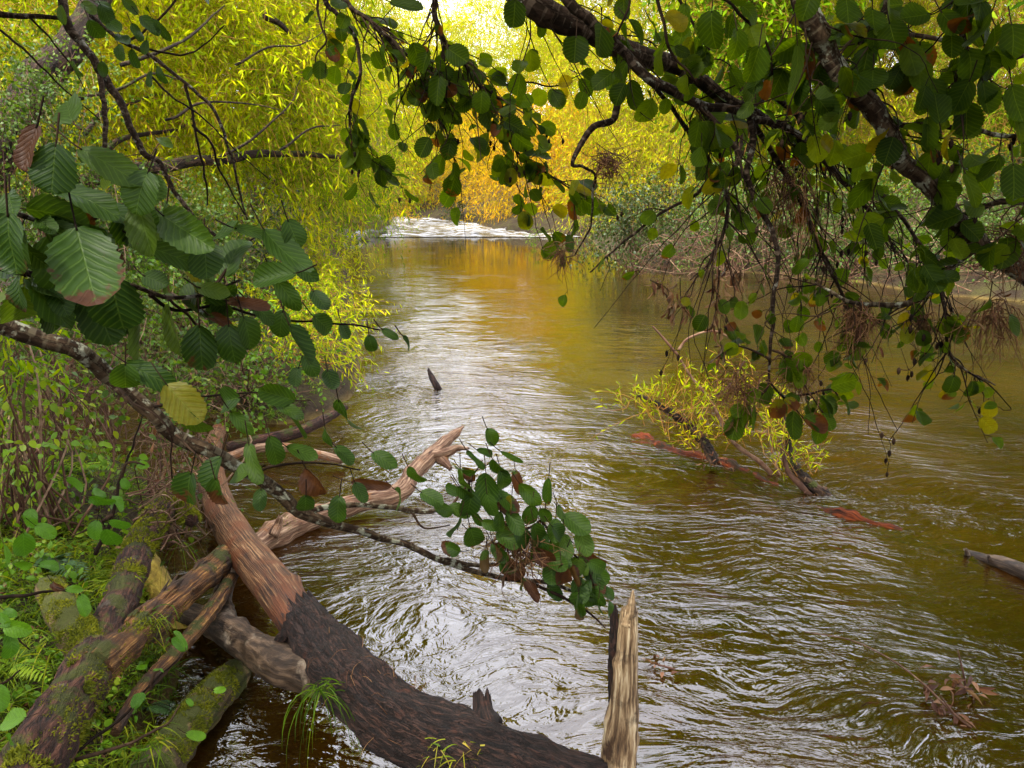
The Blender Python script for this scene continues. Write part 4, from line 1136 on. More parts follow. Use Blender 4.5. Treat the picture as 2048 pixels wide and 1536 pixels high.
# broken snag standing up from below the frame
t = thing("broken_snag", (Z(1236, 1536, .0)[0], 2.35, 0.0), "weathered snag with a split jagged top standing upright at the bottom of the picture", "snag")
def at_y(x, y, Y):
    r = ray(x, y); return CAM + r * (Y / r[1])
q = [at_y(1236, 1700, 2.30), at_y(1237, 1536, 2.34), at_y(1244, 1440, 2.36), at_y(1250, 1340, 2.38), at_y(1254, 1268, 2.39), at_y(1258, 1225, 2.40)]
g = Geo()
c_ = tube(g, q, [.066, .062, .054, .040, .034, .028], 34, 12, .1, rscale=14, jag=.02, ridge=.10, knots=4)
g.build("trunk", M['post'], t)
g = Geo(); q2 = [at_y(1252, 1250, 2.38), at_y(1262, 1215, 2.39), at_y(1266, 1180, 2.4)]
tube(g, q2, [.020, .015, .004], 12, 8, .2, ridge=.2); 
g.build("splinter", M['post'], t)
g = Geo(); q3 = [at_y(1226, 1500, 2.37), at_y(1228, 1380, 2.385), at_y(1231, 1300, 2.40), at_y(1228, 1225, 2.41)]
tube(g, q3, [.012, .02, .024, .012], 14, 10, .2, jag=.03, ridge=.15)
g.build("dark_slab", M['darkbark'], t)

# stick standing in midstream
q = zpts([(880, 782, -.05), (873, 772, .04), (864, 755, .13), (857, 740, .21)])
g = Geo(); tube(g, q, rpx(q, [7, 7, 6, 2.5]), 10, 8, .15, jag=.03)
o_ = g.build("stick", M['darkbark'], origin=q[0]); tag(o_, "short dark stick poking out of the pale water upstream", "stick")

# half sunken dead branch, right
t = thing("sunken_branch", Z(2010, 1130, 0), "dark dead branch with two short stubs breaking the water at the right edge", "branch")
q = zpts([(1900, 1098, -.05), (1965, 1118, -.005), (2010, 1128, .03), (2070, 1152, .04), (2200, 1200, .05)])
g = Geo(); tube(g, q, rpx(q, [9, 11, 14, 17, 22]), 14, 8, .14); g.build("limb", M['greylog'], t)
for l in ([(1936, 1112, -.01), (1932, 1098, .06)], [(1981, 1125, 0), (1977, 1112, .08)]):
    q = zpts(l); g = Geo(); tube(g, q, rpx(q, [6, 2.5]), 7, 5, .1); g.build("stub", M['greylog'], t)

# thin twigs with snagged leaves, bottom right
def flot(label, paths, leafpts, n):
    base = zpts([paths[0][0]])[0]
    t = thing("caught_twig", base, label, "twig", "twigs caught in the current at the bottom right")
    g = Geo()
    for l in paths:
        q = zpts(l); tube(g, q, rpx(q, np.linspace(2.8, 1.0, len(q))), 6, 8, .1)
    g.build("stem", M['drytwig'], t)
    g = Geo()
    for (x, y, z) in leafpts:
        q = Z(x, y, z); pp_ = q + rnd(n) * np.array([.035, .05, .012])
        leaves(g, 'willow', pp_, rnd(n) * [1, 1, .35], rnd(n, .5) + np.array([0, 0, 1]), RNG.uniform(.05, .10, n), .022, 5, 3, bend=.3, curl=.8)
    g.build("snagged_leaves", M['dead'], t)
    return t
flot("thin arched twig with brown snagged leaves trailing in the current", [[(1960, 1470, -.02), (1905, 1425, .03), (1875, 1395, .06), (1840, 1362, .07), (1780, 1318, .09), (1700, 1280, .07), (1610, 1264, .02)], [(1905, 1425, .03), (1880, 1390, .1)]], [(1862, 1392, .03), (1885, 1412, .02), (1925, 1450, .0)], 8)
flot("short upright twig wrapped in reddish leaves near the lower right corner", [[(1935, 1392, -.03), (1926, 1345, .08), (1915, 1298, .2)]], [(1918, 1360, .07), (1924, 1375, .04), (1932, 1388, .01)], 8)
t_ = flot("dark twig end stirring the water right of the snag", [[(1355, 1340, -.01), (1325, 1332, .02), (1300, 1325, .01)]], [(1325, 1334, .02)], 7)

# willow sprouting from its sunken trunk in midstream
t = thing("sprouting_willow", Z(1500, 940, 0), "half drowned willow with bright yellow sprouts and a red sunken trunk in midstream", "willow")
q = zpts([(1215, 868, -.09), (1300, 893, -.066), (1420, 935, -.068), (1540, 980, -.078), (1650, 1030, -.062), (1760, 1062, -.056), (1900, 1100, -.05)])
g = Geo()
tube(g, q, rpx(q, [8, 17, 14, 20, 15, 14, 7]), 18, 14, .5, rscale=9, kink=.045, ridge=.2)
for i in range(26):
    a = q[0] + (q[-1] - q[0]) * RNG.uniform(.05, .8) + np.array([0, 0, .015])
    dd = unit(q[-1] - q[0]) * RNG.uniform(.4, 1.0) + rnd(1)[0] * [.12, .12, .01]
    tube(g, [a, a + dd * .5 + rnd(1)[0] * .03, a + dd], [.012, .01, .003], 5, 5, .2)
g.build("sunken_trunk", M['redroot'], t)
def at_d(l, d): return [P(x, y, d + dd) for x, y, dd in l]
D0 = depth_of(Z(1500, 940, 0))
stems = [([(1430, 925, 0), (1405, 880, .05), (1360, 838, .1), (1310, 806, .12), (1275, 790, .12)], [12, 10, 9, 6, 3], 'willow_bark'),
         ([(1565, 972, -.1), (1520, 925, -.1), (1465, 882, -.1), (1420, 800, -.05), (1385, 757, 0), (1355, 710, 0)], [5.5, 5, 4, 3.2, 2.5, 2], 'drytwig'),
         ([(1355, 710, 0), (1330, 680, 0), (1305, 652, 0)], [3, 2.5, 1.5], 'drytwig'),
         ([(1357, 700, 0), (1378, 676, 0), (1430, 662, 0), (1480, 690, .05)], [3, 2.5, 2.2, 1.5], 'drytwig'),
         ([(1690, 1022, -.5), (1650, 992, -.5), (1612, 960, -.45), (1585, 925, -.4), (1572, 860, -.4), (1560, 800, -.4)], [11, 13, 11, 8, 5, 3], 'willow_bark'),
         ([(1640, 1010, -.5), (1605, 975, -.5), (1575, 940, -.45), (1560, 880, -.45)], [6, 6, 5, 3], 'drytwig'),
         ([(1565, 968, -.1), (1550, 925, -.1), (1535, 860, -.1)], [4, 3, 2], 'drytwig'),
         ([(1470, 885, -.1), (1500, 830, -.1), (1520, 760, -.1)], [3, 2.5, 1.5], 'drytwig'), ([(1420, 800, -.05), (1460, 770, -.05), (1490, 720, 0)], [3, 2.5, 1.5], 'drytwig')]
for l, r, mt in stems:
    q = at_d(l, D0)
    g = Geo(); tube(g, q, rpx(q, r), 9, 8, .2); g.build("stem", M[mt], t)
gl, gs = Geo(), Geo()
def sprout(cx, cy, dd, rx, n, ln=.52, up=1.2, tl=.42):
    n = int(n * 1.5)
    c = P(cx, cy, D0 + dd)
    st = c + rnd(n) * np.array([rx, rx * .6, rx * .5])
    dr = unit(rnd(n, .45) + np.array([-.12, 0, up]))
    sprays(gl, gs, st, dr, ln * RNG.uniform(.5, 1.25, n), .16, 8, .072, .15, stem_r=.0034, side=.75, down=-.15, tint_fn=lambda p: np.clip(RNG.normal(tl, .18, len(p)), 0, 1))
sprout(1350, 850, .05, .16, 24); sprout(1300, 825, .1, .12, 14, .28); sprout(1400, 880, .05, .10, 12, .24, tl=.7); sprout(1440, 830, -.05, .16, 14, .32); sprout(1500, 860, -.1, .14, 11)
sprout(1590, 940, -.42, .07, 14, .26); sprout(1555, 890, -.4, .09, 12, .26); sprout(1480, 880, -.1, .08, 7, .2); sprout(1540, 820, -.3, .15, 9, .28); sprout(1460, 770, -.1, .16, 8, .3)
gl.build("foliage", M['willow'], t); gs.build("sprouts", M['redtwig'], t)
g = Geo()
for cx, cy, dd in [(1340, 850, .1), (1370, 880, .08), (1320, 830, .1), (1360, 820, .05), (1450, 860, -.05), (1400, 870, .05), (1420, 905, .02), (1440, 925, 0), (1380, 845, .07), (1595, 945, -.45), (1630, 985, -.5)]:
    n = 26; c = P(cx, cy, D0 + dd)
    leaves(g, 'willow', c + rnd(n) * .045, rnd(n) + np.array([0, 0, -.3]), rnd(n), RNG.uniform(.03, .075, n), .012, 4, 3, bend=.3, curl=.7)
g.build("withered_leaves", M['dead'], t)

# ================================================================== ground cover on the left bank
def bank_points(n, x0, x1, y0, y1, dmin=0.0):
    out = []
    while sum(map(len, out)) < n:
        p = np.stack([RNG.uniform(x0, x1, n), RNG.uniform(y0, y1, n)], -1)
        d = shore_dist(p)
        out.append(p[d > dmin])
    p = np.concatenate(out)[:n]
    return np.concatenate([p, ground_z(p)[:, None]], 1)

tp = np.concatenate([bank_points(1500, -3.4, -.2, 1.3, 4.2, .0), bank_points(900, -5.5, -.9, 3.5, 8, .02)])
tp = tp[vnoise(tp * 1.7, 3) > -.45]
nb = 13
n = len(tp) * nb
st = np.repeat(tp, nb, 0) + rnd(n) * np.array([.035, .035, .0])
d0 = unit(rnd(n) * np.array([.9, .9, .2]) + np.array([.1, -.1, 1.0]))
LL = RNG.uniform(.07, .22, n) * np.repeat(RNG.uniform(.6, 1.3, len(tp)), nb)
tt = np.linspace(0, 1, 6)
path = st[:, None, :] + d0[:, None, :] * (LL[:, None] * tt)[..., None] - np.array([0, 0, 1.]) * (LL * RNG.uniform(.3, 1.1, n))[:, None, None] * (tt ** 2)[None, :, None]
g = Geo()
tn = np.clip(np.repeat(.42 + .35 * vnoise(tp * 1.3, 12), nb) + RNG.normal(0, .17, n), 0, 1)
blades(g, path, .0055, tn)
o_ = g.build("grass", M['grass']); tag(o_, "tangled green and straw-yellow grass over the left bank", "grass", kind="stuff")

gl, gs = Geo(), Geo()
hp = np.concatenate([bank_points(620, -3.4, -.3, 1.4, 4.6, .03), bank_points(420, -6, -1.2, 4, 8.5, .03)])
m = len(hp)
sprays(gl, gs, hp, unit(rnd(m, .5) + np.array([0, 0, 1.])), RNG.uniform(.08, .3, m), .3, 6, .042, .6, kind='oval', rows=5, cols=3, stem_r=.0012, side=1.0, down=-.1, tint_fn=lambda p: np.clip(RNG.normal(.45, .2, len(p)), 0, 1))
o_ = gl.build("ground_cover", M['herb']); tag(o_, "small-leaved ground cover growing through the bank grass", "ground cover", kind="stuff")
o2 = gs.build("ground_cover_stems", M['drytwig'], o_)
g = Geo()
lp = np.concatenate([bank_points(500, -3.2, -.2, 1.3, 4.4, .0), bank_points(300, -6, -1, 4, 9, 0)])
n = len(lp)
leaves(g, 'oval', lp + np.array([0, 0, .02]), rnd(n) * [1, 1, .2], rnd(n, .5) + np.array([0, 0, 1]), RNG.uniform(.03, .07, n), RNG.uniform(.012, .03, n), 5, 3, bend=.3, curl=RNG.uniform(.2, 1.4, n))
o_ = g.build("leaf_litter", M['dead']); tag(o_, "brown dead leaves littered over the left bank", "leaf litter", kind="stuff")
g = Geo()
mp = bank_points(9000, -1.9, -.35, 1.2, 3.3, -.03)
mp = mp[vnoise(mp * 2.3, 15) > -.15]
n = len(mp)
leaves(g, 'willow', mp + np.array([0, 0, .0]), rnd(n, .6) + np.array([0, 0, .8]), rnd(n), RNG.uniform(.012, .032, n), .006, 4, 2, bend=.4, tint=np.clip(.4 + .4 * vnoise(mp * 9, 2) + RNG.normal(0, .15, n), 0, 1))
o_ = g.build("bank_moss", M['moss']); tag(o_, "shaggy moss carpeting the bank edge beside the maroon log", "moss", kind="stuff")

# ferns
def fern(label, b, n, lo, hi, mat):
    t = thing("fern", b, label, "fern", "ferns on the left bank")
    b = np.asarray(b) + np.array([0, 0, .03])
    for i in range(n):
        a = RNG.uniform(-.6, 3.6)
        dr = np.array([math.cos(a), -.35 + .3 * math.sin(a), .75])
        tt = np.linspace(0, 1, 14)
        L = RNG.uniform(lo, hi)
        c = b + dr * (L * tt)[:, None] - np.array([0, 0, 1.]) * (L * .65 * tt ** 2)[:, None]
        g = Geo(); tube(g, c, [.0022, .0006], 5, 2, 0)
        tg = unit(np.gradient(c, axis=0))
        gl_ = Geo()
        for sgn in (-1, 1):
            sd = unit(np.cross(tg, [0, 0, 1.])) * sgn
            leaves(gl_, 'willow', c[1:], sd[1:] + tg[1:] * .35, np.tile([0, 0, 1.], (13, 1)), L * .26 * np.sin(np.pi * (tt[1:] * .85 + .12)) + .008, L * .05, 5, 3, bend=.25, fold=.1, tint=np.full(13, RNG.random()))
        f = gl_.build("frond", M[mat], t)
        g.build("stalk", M['twig'], f).matrix_parent_inverse = Matrix.Translation(-t.location)
        f.children[0].matrix_parent_inverse = Matrix.Identity(4)
fern("small dark fern tucked under the slim seedling on the left bank", gp(110, 1150), 7, .22, .34, 'fern')
fern("bright green fern at the left edge behind the bank grass", gp(40, 985), 9, .3, .45, 'herb')
fern("bright green fern beside the brown pool", gp(165, 950), 8, .22, .34, 'herb')
fern("green fern low at the left edge beside the maroon log", gp(30, 1370), 7, .16, .24, 'herb')
fern("small green fern under the maroon log's lower side", gp(300, 1440), 6, .12, .18, 'fern')

# ================================================================== alder branches
def branch_thing(label, base, group="alder branches reaching over the river"):
    return thing("alder_branch", base, label, "branch", group)

class Alder:
    def __init__(s, label, base, mat='alder', bark='bark', hi=False, group="alder branches reaching over the river"):
        s.t = branch_thing(label, base, group)
        s.leafg, s.twigg, s.coneg = Geo(), Geo(), Geo()
        s.mat, s.bark, s.hi = mat, bark, hi
        s.lines, s.nt, s.nc = [], 0, 0
    def part(s, q, r, seg, sub, rough, kink):
        s.nt += 1
        if s.nt > 90: return tube(s.twigg, q, r, seg, sub, rough, kink=kink)
        g = Geo(); c = tube(g, q, r, seg, sub, rough, kink=kink); g.build("twig", M['twig'], s.t)
        return c
    def limb(s, l, r, seg=16, name="limb", rough=.1, kink=.004, knots=4, collect=True, bark=None):
        q = [P(*a) for a in l]
        g = Geo()
        c = tube(g, q, rpx(q, r), seg, 9, rough, kink=kink, knots=knots)
        g.build(name, M[bark or s.bark], s.t)
        if collect: s.lines.append(c)
        return c
    def twig(s, l, r0=3.2, r1=1.2, kink=.004, n=0, ls=.055, **kw):
        q = [P(*a) for a in l]
        c = s.part(q, rpx(q, np.linspace(r0, r1, len(q))), 6, 7, .12, kink)
        if n: s.leaf_on(c, n, ls, **kw)
        return c
    def leaf_on(s, c, n, ls, t0=.12, down=.55, spread=.8, face=(0, -.55, .55), dryp=.10, jit=.6, pet=.012):
        i = np.sort(RNG.uniform(t0, 1.0, n)) * (len(c) - 1)
        i0 = np.minimum(i.astype(int), len(c) - 2)
        p = c[i0] + (c[i0 + 1] - c[i0]) * (i - i0)[:, None]
        tg = unit(c[i0 + 1] - c[i0])
        side = unit(np.cross(tg, rnd(n)))
        d = unit(tg * .45 + side * spread + np.array([0, 0, -down]))
        nr = unit(rnd(n, jit) + np.array(face))
        L = ls * RNG.uniform(.6, 1.18, n)
        bl = p + unit(d + side * .5) * (pet * RNG.uniform(.7, 1.6, n))[:, None]
        bundle(s.twigg, np.stack([p, (p + bl) / 2 + np.array([0, 0, .002]), bl], 1), .0011, .0008)
        dry = np.where(RNG.random(n) < dryp, RNG.uniform(.3, 1.0, n), RNG.uniform(-.25, .12, n))
        s.blade(bl, d, nr, L, dry=dry)
    def blade(s, p, d, nr, L, W=None, dry=0.0, tint=None, bend=None, curl=None):
        n = len(p)
        W = L * RNG.uniform(.74, .92, n) if W is None else W
        dry = np.broadcast_to(np.asarray(dry, float), (n,))
        if tint is None: tint = RNG.random(n) ** 1.7
        rows, cols = (19, 7)
        cu = np.where(dry > .55, RNG.uniform(.4, 1.5, n), RNG.uniform(-.25, .65, n)) if curl is None else curl
        leaves(s.leafg, 'alder', p, d, nr, L, W, rows, cols, bend=RNG.normal(.18, .22, n) if bend is None else bend, fold=RNG.uniform(-.05, .38, n), wave=RNG.uniform(.01, .05, n), curl=cu, tint=tint, dry=dry, pleat=.0035)
    def sub(s, c, n, L, nl, ls, dirbias=(0, 0, -.6), t0=.1, t1=1.0, r=.0028, along=.7, dryp=.1, cones=0.0, side=.7):
        """twigs with leaves springing from limb c"""
        for _ in range(n):
            i = int(RNG.uniform(t0, t1) * (len(c) - 2))
            tg = unit(c[i + 1] - c[i])
            dd = unit(tg * along + unit(rnd(1)[0]) * side + np.array(dirbias))
            ll = L * RNG.uniform(.45, 1.3)
            a = c[i]
            q = [a, a + dd * ll * .35 + rnd(1)[0] * .012, a + dd * ll * .7 + np.array([0, 0, -.06 * ll]) + rnd(1)[0] * .018, a + dd * ll + np.array([0, 0, -.16 * ll]) + rnd(1)[0] * .02]
            cc = s.part(q, [r, r * .8, r * .55, r * .35], 6, 5, .12, .003)
            s.leaf_on(cc, max(1, int(nl * RNG.uniform(.5, 1.4))), ls, dryp=dryp)
            if RNG.random() < cones: s.cones(cc[-1], int(RNG.integers(2, 6)))
    def cones(s, p, n):
        for _ in range((n + 1) // 2):
            a = p + rnd(1)[0] * .010
            e = a + rnd(1)[0] * .012 + np.array([0, 0, -.012])
            s.nc += 1
            s.coneg = Geo() if s.nc < 90 else s.coneg
            tube(s.coneg, [p, a, e], [.0008, .0008, .0008], 4, 2, 0)
            tube(s.coneg, [e + np.array([0, 0, .004]), e, e - np.array([0, 0, .007]), e - np.array([0, 0, .013])], [.0015, .0042, .0044, .0015], 8, 3, .25)
            if s.nc < 90: s.coneg.build('cone', M['twig'], s.t)
    def px_leaf(s, x, y, L, W, ang, d, dry=0.0, tint=None, tilt=None, roll=0.5, bend=None, curl=None):
        """one leaf by where its middle is seen, size in px, tip direction in degrees (0 right, 90 down)"""
        a = R(ang)
        dv = RGT * math.cos(a) - UPV * math.sin(a)
        tl = RNG.normal(0, .35) if tilt is None else tilt
        dv = unit(dv + FWD * tl)
        nv = unit(-FWD * .8 + UPV * .45 + rnd(1)[0] * roll * .6)
        c = P(x, y, d)
        Lm, Wm = L * d / FPX, W * d / FPX
        p = c - dv * Lm * .5
        tube(s.twigg, [p + dv * .004, p - dv * Lm * .12 + UPV * .002, p - dv * Lm * .45 + UPV * .010], [.0012, .0011, .0013], 5, 4, 0)
        s.blade(p[None], dv[None], nv[None], np.array([Lm]), np.array([Wm]), np.array([dry]), None if tint is None else np.array([tint]), None if bend is None else np.array([bend]), None if curl is None else np.array([curl]))
    def done(s):
        s.leafg.build("foliage", M[s.mat], s.t)
        o = s.twigg.build("leaf_stalks", M['twig'], s.t)
        if o: o["kind"] = "stuff"
        if s.nc >= 90: s.coneg.build("cone", M['twig'], s.t)["kind"] = "stuff"
        return s.t

# -- close leafy branch at the left
A = Alder("close leafy alder branch at the left edge with serrated brown-tipped leaves", P(-150, 470, .95))
A.limb([(-220, 470, .9), (-40, 520, .95), (60, 545, 1.0), (160, 560, 1.05), (260, 570, 1.1), (340, 600, 1.15), (420, 585, 1.2), (480, 560, 1.25)], [9, 8, 7, 6, 5, 4, 3.5, 2.5], 9, knots=1)
A.limb([(-200, 330, .85), (-40, 380, .9), (40, 430, .95), (130, 450, 1.0), (235, 415, 1.05), (300, 400, 1.1)], [7, 6, 5.5, 5, 4, 2.5], 9, knots=1)
A.twig([(300, 590, 1.12), (350, 620, 1.2), (440, 610, 1.25), (560, 640, 1.3), (700, 650, 1.35), (760, 660, 1.4)], 4, 1.5)
A.twig([(420, 585, 1.2), (480, 500, 1.25), (520, 470, 1.3)], 3.5, 1.5)
A.twig([(120, 445, 1.0), (150, 410, 1.0), (190, 380, 1.0)], 3, 1.5)
A.twig([(340, 600, 1.15), (400, 660, 1.2), (440, 700, 1.25)], 3, 1.5)
LL_ = [(130, 214, 118, 74, 232, .90, 0, .55), (60, 295, 96, 52, 105, .85, 1.2, .3), (105, 338, 104, 92, 95, .85, .1, .05), (222, 330, 150, 62, 28, .95, 0, .6), (278, 378, 96, 74, 100, .95, 0, .4), (168, 392, 158, 66, 18, .95, 0, .35),
       (290, 456, 116, 70, 75, 1.0, .05, .75), (372, 462, 166, 84, 32, 1.0, 0, .5), (172, 532, 168, 142, 72, .88, .5, .3), (232, 612, 120, 112, 88, .95, 0, .0), (20, 490, 124, 104, 92, .82, .35, .1), (88, 446, 76, 42, 22, .95, 0, .45),
       (62, 512, 72, 54, 60, .95, 0, .5), (202, 490, 118, 44, 40, 1.0, 1.3, .1), (352, 512, 104, 54, 18, 1.05, 0, .45), (412, 520, 82, 78, 80, 1.05, 0, .15), (428, 582, 66, 38, 12, 1.1, 0, .8), (545, 552, 92, 58, 172, 1.15, 0, .45),
       (556, 500, 96, 62, 58, 1.2, 0, .4), (588, 468, 62, 52, 66, 1.2, 0, .2), (510, 462, 78, 30, 4, 1.2, 0, .5), (498, 612, 108, 34, 14, 1.15, 1.3, .6), (402, 696, 92, 74, 92, 1.15, .4, .05), (462, 690, 84, 62, 82, 1.15, 0, .1),
       (500, 668, 74, 50, 70, 1.15, 0, .35), (598, 690, 88, 66, 68, 1.15, 0, .1), (575, 590, 84, 42, 56, 1.2, 0, .3), (610, 540, 60, 40, 30, 1.3, 0, .2), (640, 600, 58, 36, 50, 1.3, 0, .15), (650, 650, 60, 44, 40, 1.3, 0, .2),
       (120, 600, 76, 50, 60, 1.0, .2, .25), (310, 560, 66, 44, 20, 1.15, 0, .3), (450, 470, 76, 40, -20, 1.2, 0, .3), (330, 440, 80, 46, 110, 1.05, 0, .35), (20, 410, 86, 66, 60, .9, .2, .3), (30, 590, 80, 60, 100, .95, .4, .1),
       (690, 662, 40, 26, 60, 1.4, 0, .1), (742, 690, 42, 28, 80, 1.4, 0, .1), (780, 668, 40, 18, 30, 1.4, 0, .2), (820, 682, 38, 16, 35, 1.4, 0, .1), (560, 650, 60, 44, 100, 1.25, 0, .15), (530, 625, 60, 36, 30, 1.2, .1, .3), (440, 640, 60, 30, 20, 1.2, 1.2, .4), (620, 730, 52, 36, 60, 1.35, 0, .2), (590, 750, 48, 36, 100, 1.35, 0, .2), (660, 760, 46, 36, 70, 1.4, 0, .15)]
for x, y, L, W, a_, d, dr, tn in LL_: A.px_leaf(x, y, L, W, a_, d, dr, tn)
for c, n, ls in [(A.lines[0], 26, .075), (A.lines[1], 18, .075)]: A.leaf_on(c, n, ls, t0=.25, dryp=.12, jit=.8, spread=1.0)
A.done()

# -- long lichened branch sweeping to the middle, with the leafy tip
A = Alder("lichen-spotted alder branch sweeping from the left edge to a leafy tip above the snag", P(-120, 610, 1.35), bark='bark_lichen')
c1 = A.limb([(-180, 590, 1.3), (0, 648, 1.38), (90, 682, 1.42), (165, 708, 1.45), (225, 755, 1.5), (300, 815, 1.52), (345, 865, 1.55), (420, 908, 1.58), (505, 950, 1.62), (560, 990, 1.66), (605, 1028, 1.7), (700, 1058, 1.78), (790, 1080, 1.86), (870, 1115, 1.92), (950, 1145, 1.98), (1030, 1160, 2.02), (1100, 1166, 2.05), (1160, 1188, 2.08)],
            [19, 18, 17, 17, 16, 15, 15, 14, 13, 13, 12, 8, 7, 6, 5.5, 5, 4, 2.5], 18, knots=8, kink=.006)
A.limb([(605, 1026, 1.7), (680, 1012, 1.75), (750, 1012, 1.8), (820, 1022, 1.85), (890, 1018, 1.9), (960, 1000, 1.95)], [7, 6, 5.5, 5, 4, 2.5], 8, knots=1)
A.limb([(880, 1118, 1.92), (940, 1128, 1.97), (1000, 1132, 2.0), (1080, 1120, 2.05)], [5, 4.5, 4, 3], 8, knots=1)
A.twig([(820, 1022, 1.85), (850, 1055, 1.88), (900, 1050, 1.9)], 3, 1.2)
A.twig([(1040, 1160, 2.02), (1120, 1190, 2.05), (1180, 1230, 2.05), (1210, 1255, 2.02)], 4, 1.5)
A.twig([(1000, 1080, 2.0), (1080, 1040, 2.05), (1090, 980, 2.1)], 3, 1.2)
A.twig([(900, 1018, 1.9), (940, 960, 1.95), (965, 920, 2.0)], 3, 1.3)
A.twig([(505, 950, 1.62), (560, 930, 1.6), (640, 925, 1.62), (720, 940, 1.68)], 3.5, 1.4)
A.twig([(345, 865, 1.55), (385, 900, 1.5), (420, 960, 1.5)], 3.2, 1.4)
A.twig([(225, 755, 1.5), (260, 800, 1.4), (330, 850, 1.35), (345, 960, 1.4)], 3.2, 1.4)
A.twig([(300, 815, 1.52), (370, 800, 1.5), (450, 790, 1.5), (560, 780, 1.5)], 3.2, 1.4)
LL_ = [(250, 758, 62, 60, 95, 1.4, 0, .35), (305, 752, 112, 50, 28, 1.42, 0, .1), (368, 808, 104, 74, 48, 1.38, .25, .97), (382, 852, 84, 60, 62, 1.4, .2, .55), (450, 800, 78, 58, 172, 1.45, 0, .1), (555, 790, 72, 46, 200, 1.45, 0, .35),
       (580, 822, 66, 36, 28, 1.45, 0, .55), (595, 850, 70, 46, 55, 1.5, 0, .25), (482, 842, 58, 30, 50, 1.45, 0, .45), (686, 840, 88, 54, 82, 1.5, 0, .25), (474, 944, 66, 46, 176, 1.42, 0, .6), (426, 950, 78, 60, 110, 1.4, .1, .1),
       (372, 982, 78, 72, 108, 1.3, .5, .1), (440, 984, 64, 52, 78, 1.38, .75, .3), (506, 928, 94, 38, 68, 1.4, .05, .6), (550, 905, 70, 40, 75, 1.45, 0, .3), (600, 905, 60, 34, 30, 1.5, 0, .5), (630, 966, 70, 62, 60, 1.5, 1.3, .3),
       (612, 1014, 52, 38, 95, 1.5, 0, .15), (674, 1020, 58, 40, 95, 1.55, .15, .3), (768, 918, 62, 34, 25, 1.65, 0, .4), (830, 954, 48, 36, 55, 1.7, 0, .45), (742, 968, 82, 24, 5, 1.65, 1.3, .4), (808, 988, 44, 28, 30, 1.75, 0, .5),
       (864, 995, 56, 36, 20, 1.8, 0, .45), (720, 985, 46, 30, 60, 1.6, 0, .25), (690, 910, 52, 32, 40, 1.6, 0, .3), (655, 880, 50, 36, 80, 1.55, 0, .2), (985, 876, 44, 30, 60, 1.95, 0, .45), (520, 1000, 46, 30, 90, 1.5, .2, .2),
       # leafy tip
       (950, 920, 52, 16, 50, 1.9, 0, .3), (1000, 945, 66, 42, 62, 1.9, 0, .25), (972, 905, 44, 18, 20, 1.92, 0, .3), (925, 948, 60, 22, 165, 1.92, 0, .2), (975, 975, 70, 52, 85, 1.9, 0, .15), (1012, 968, 60, 40, 70, 1.92, 0, .2), (1025, 915, 56, 12, 28, 1.95, 0, .5),
       (905, 980, 44, 24, 200, 1.95, 0, .2), (940, 1012, 58, 48, 95, 1.88, 0, .1), (978, 1012, 52, 44, 80, 1.86, 0, .35), (1022, 1010, 44, 36, 95, 1.9, .7, .95), (1060, 990, 62, 34, 48, 1.95, 0, .5), (912, 1055, 54, 46, 110, 1.88, 0, .1),
       (888, 1020, 46, 28, 35, 1.86, 0, .45), (948, 1078, 60, 46, 75, 1.9, .35, .35), (985, 1052, 50, 26, 20, 1.9, 0, .5), (900, 1098, 44, 32, 200, 1.92, .5, .3), (970, 1122, 50, 28, 95, 1.92, .8, .3), (1015, 1078, 58, 36, 25, 1.92, 0, .55), (1030, 1045, 60, 34, 60, 1.9, 0, .4),
       (1075, 1072, 64, 42, 75, 1.95, 0, .3), (1095, 985, 58, 24, 95, 2.0, .3, .3), (1128, 1030, 52, 28, 60, 2.02, 0, .4), (1150, 1048, 58, 46, 40, 2.02, 0, .5), (1110, 1062, 50, 34, 95, 1.98, 0, .45), (1168, 1085, 54, 40, 70, 2.02, .1, .55), (1130, 1092, 54, 32, 85, 2.0, 0, .5),
       (1104, 1148, 46, 44, 95, 1.98, 0, .3), (1142, 1148, 56, 34, 70, 2.0, 1.1, .3), (1185, 1112, 66, 34, 30, 2.05, 1.2, .5), (1165, 1130, 48, 30, 40, 2.05, 0, .5), (1025, 1140, 58, 44, 30, 1.98, .9, .4), (1200, 1150, 54, 34, 50, 2.05, .3, .3), (1160, 1180, 54, 38, 75, 2.02, .2, .25),
       (1190, 1190, 50, 32, 40, 2.05, 0, .3), (1150, 1215, 72, 46, 100, 2.0, .6, .2), (1215, 1185, 44, 26, 20, 2.05, .2, .2), (1045, 1165, 36, 22, 95, 2.0, 0, .5), (1075, 1110, 44, 30, 80, 1.98, 0, .45), (1090, 1030, 44, 28, 60, 2.0, 0, .4), (960, 1040, 46, 32, 60, 1.95, 0, .2), (1000, 1105, 48, 32, 50, 1.95, 0, .3),
       (1195, 1215, 46, 22, 95, 2.03, 0, .3), (1225, 1215, 40, 20, 60, 2.03, .3, .3), (1120, 1120, 44, 30, 120, 2.0, 0, .3), (1060, 1030, 48, 34, 100, 1.97, 0, .25)]
for x, y, L, W, a_, d, dr, tn in LL_: A.px_leaf(x, y, L, W, a_, d, dr, tn, roll=.8)
for i in range(34):
    f = RNG.random()
    A.px_leaf(910 + 290 * f + RNG.normal(0, 22), 985 + 185 * f + RNG.normal(0, 38), RNG.uniform(38, 60), RNG.uniform(24, 42), RNG.uniform(20, 130), 1.93 + .1 * f + RNG.normal(0, .05), RNG.choice([0, 0, 0, .5, 1.1]), RNG.uniform(.0, .6), roll=.9)
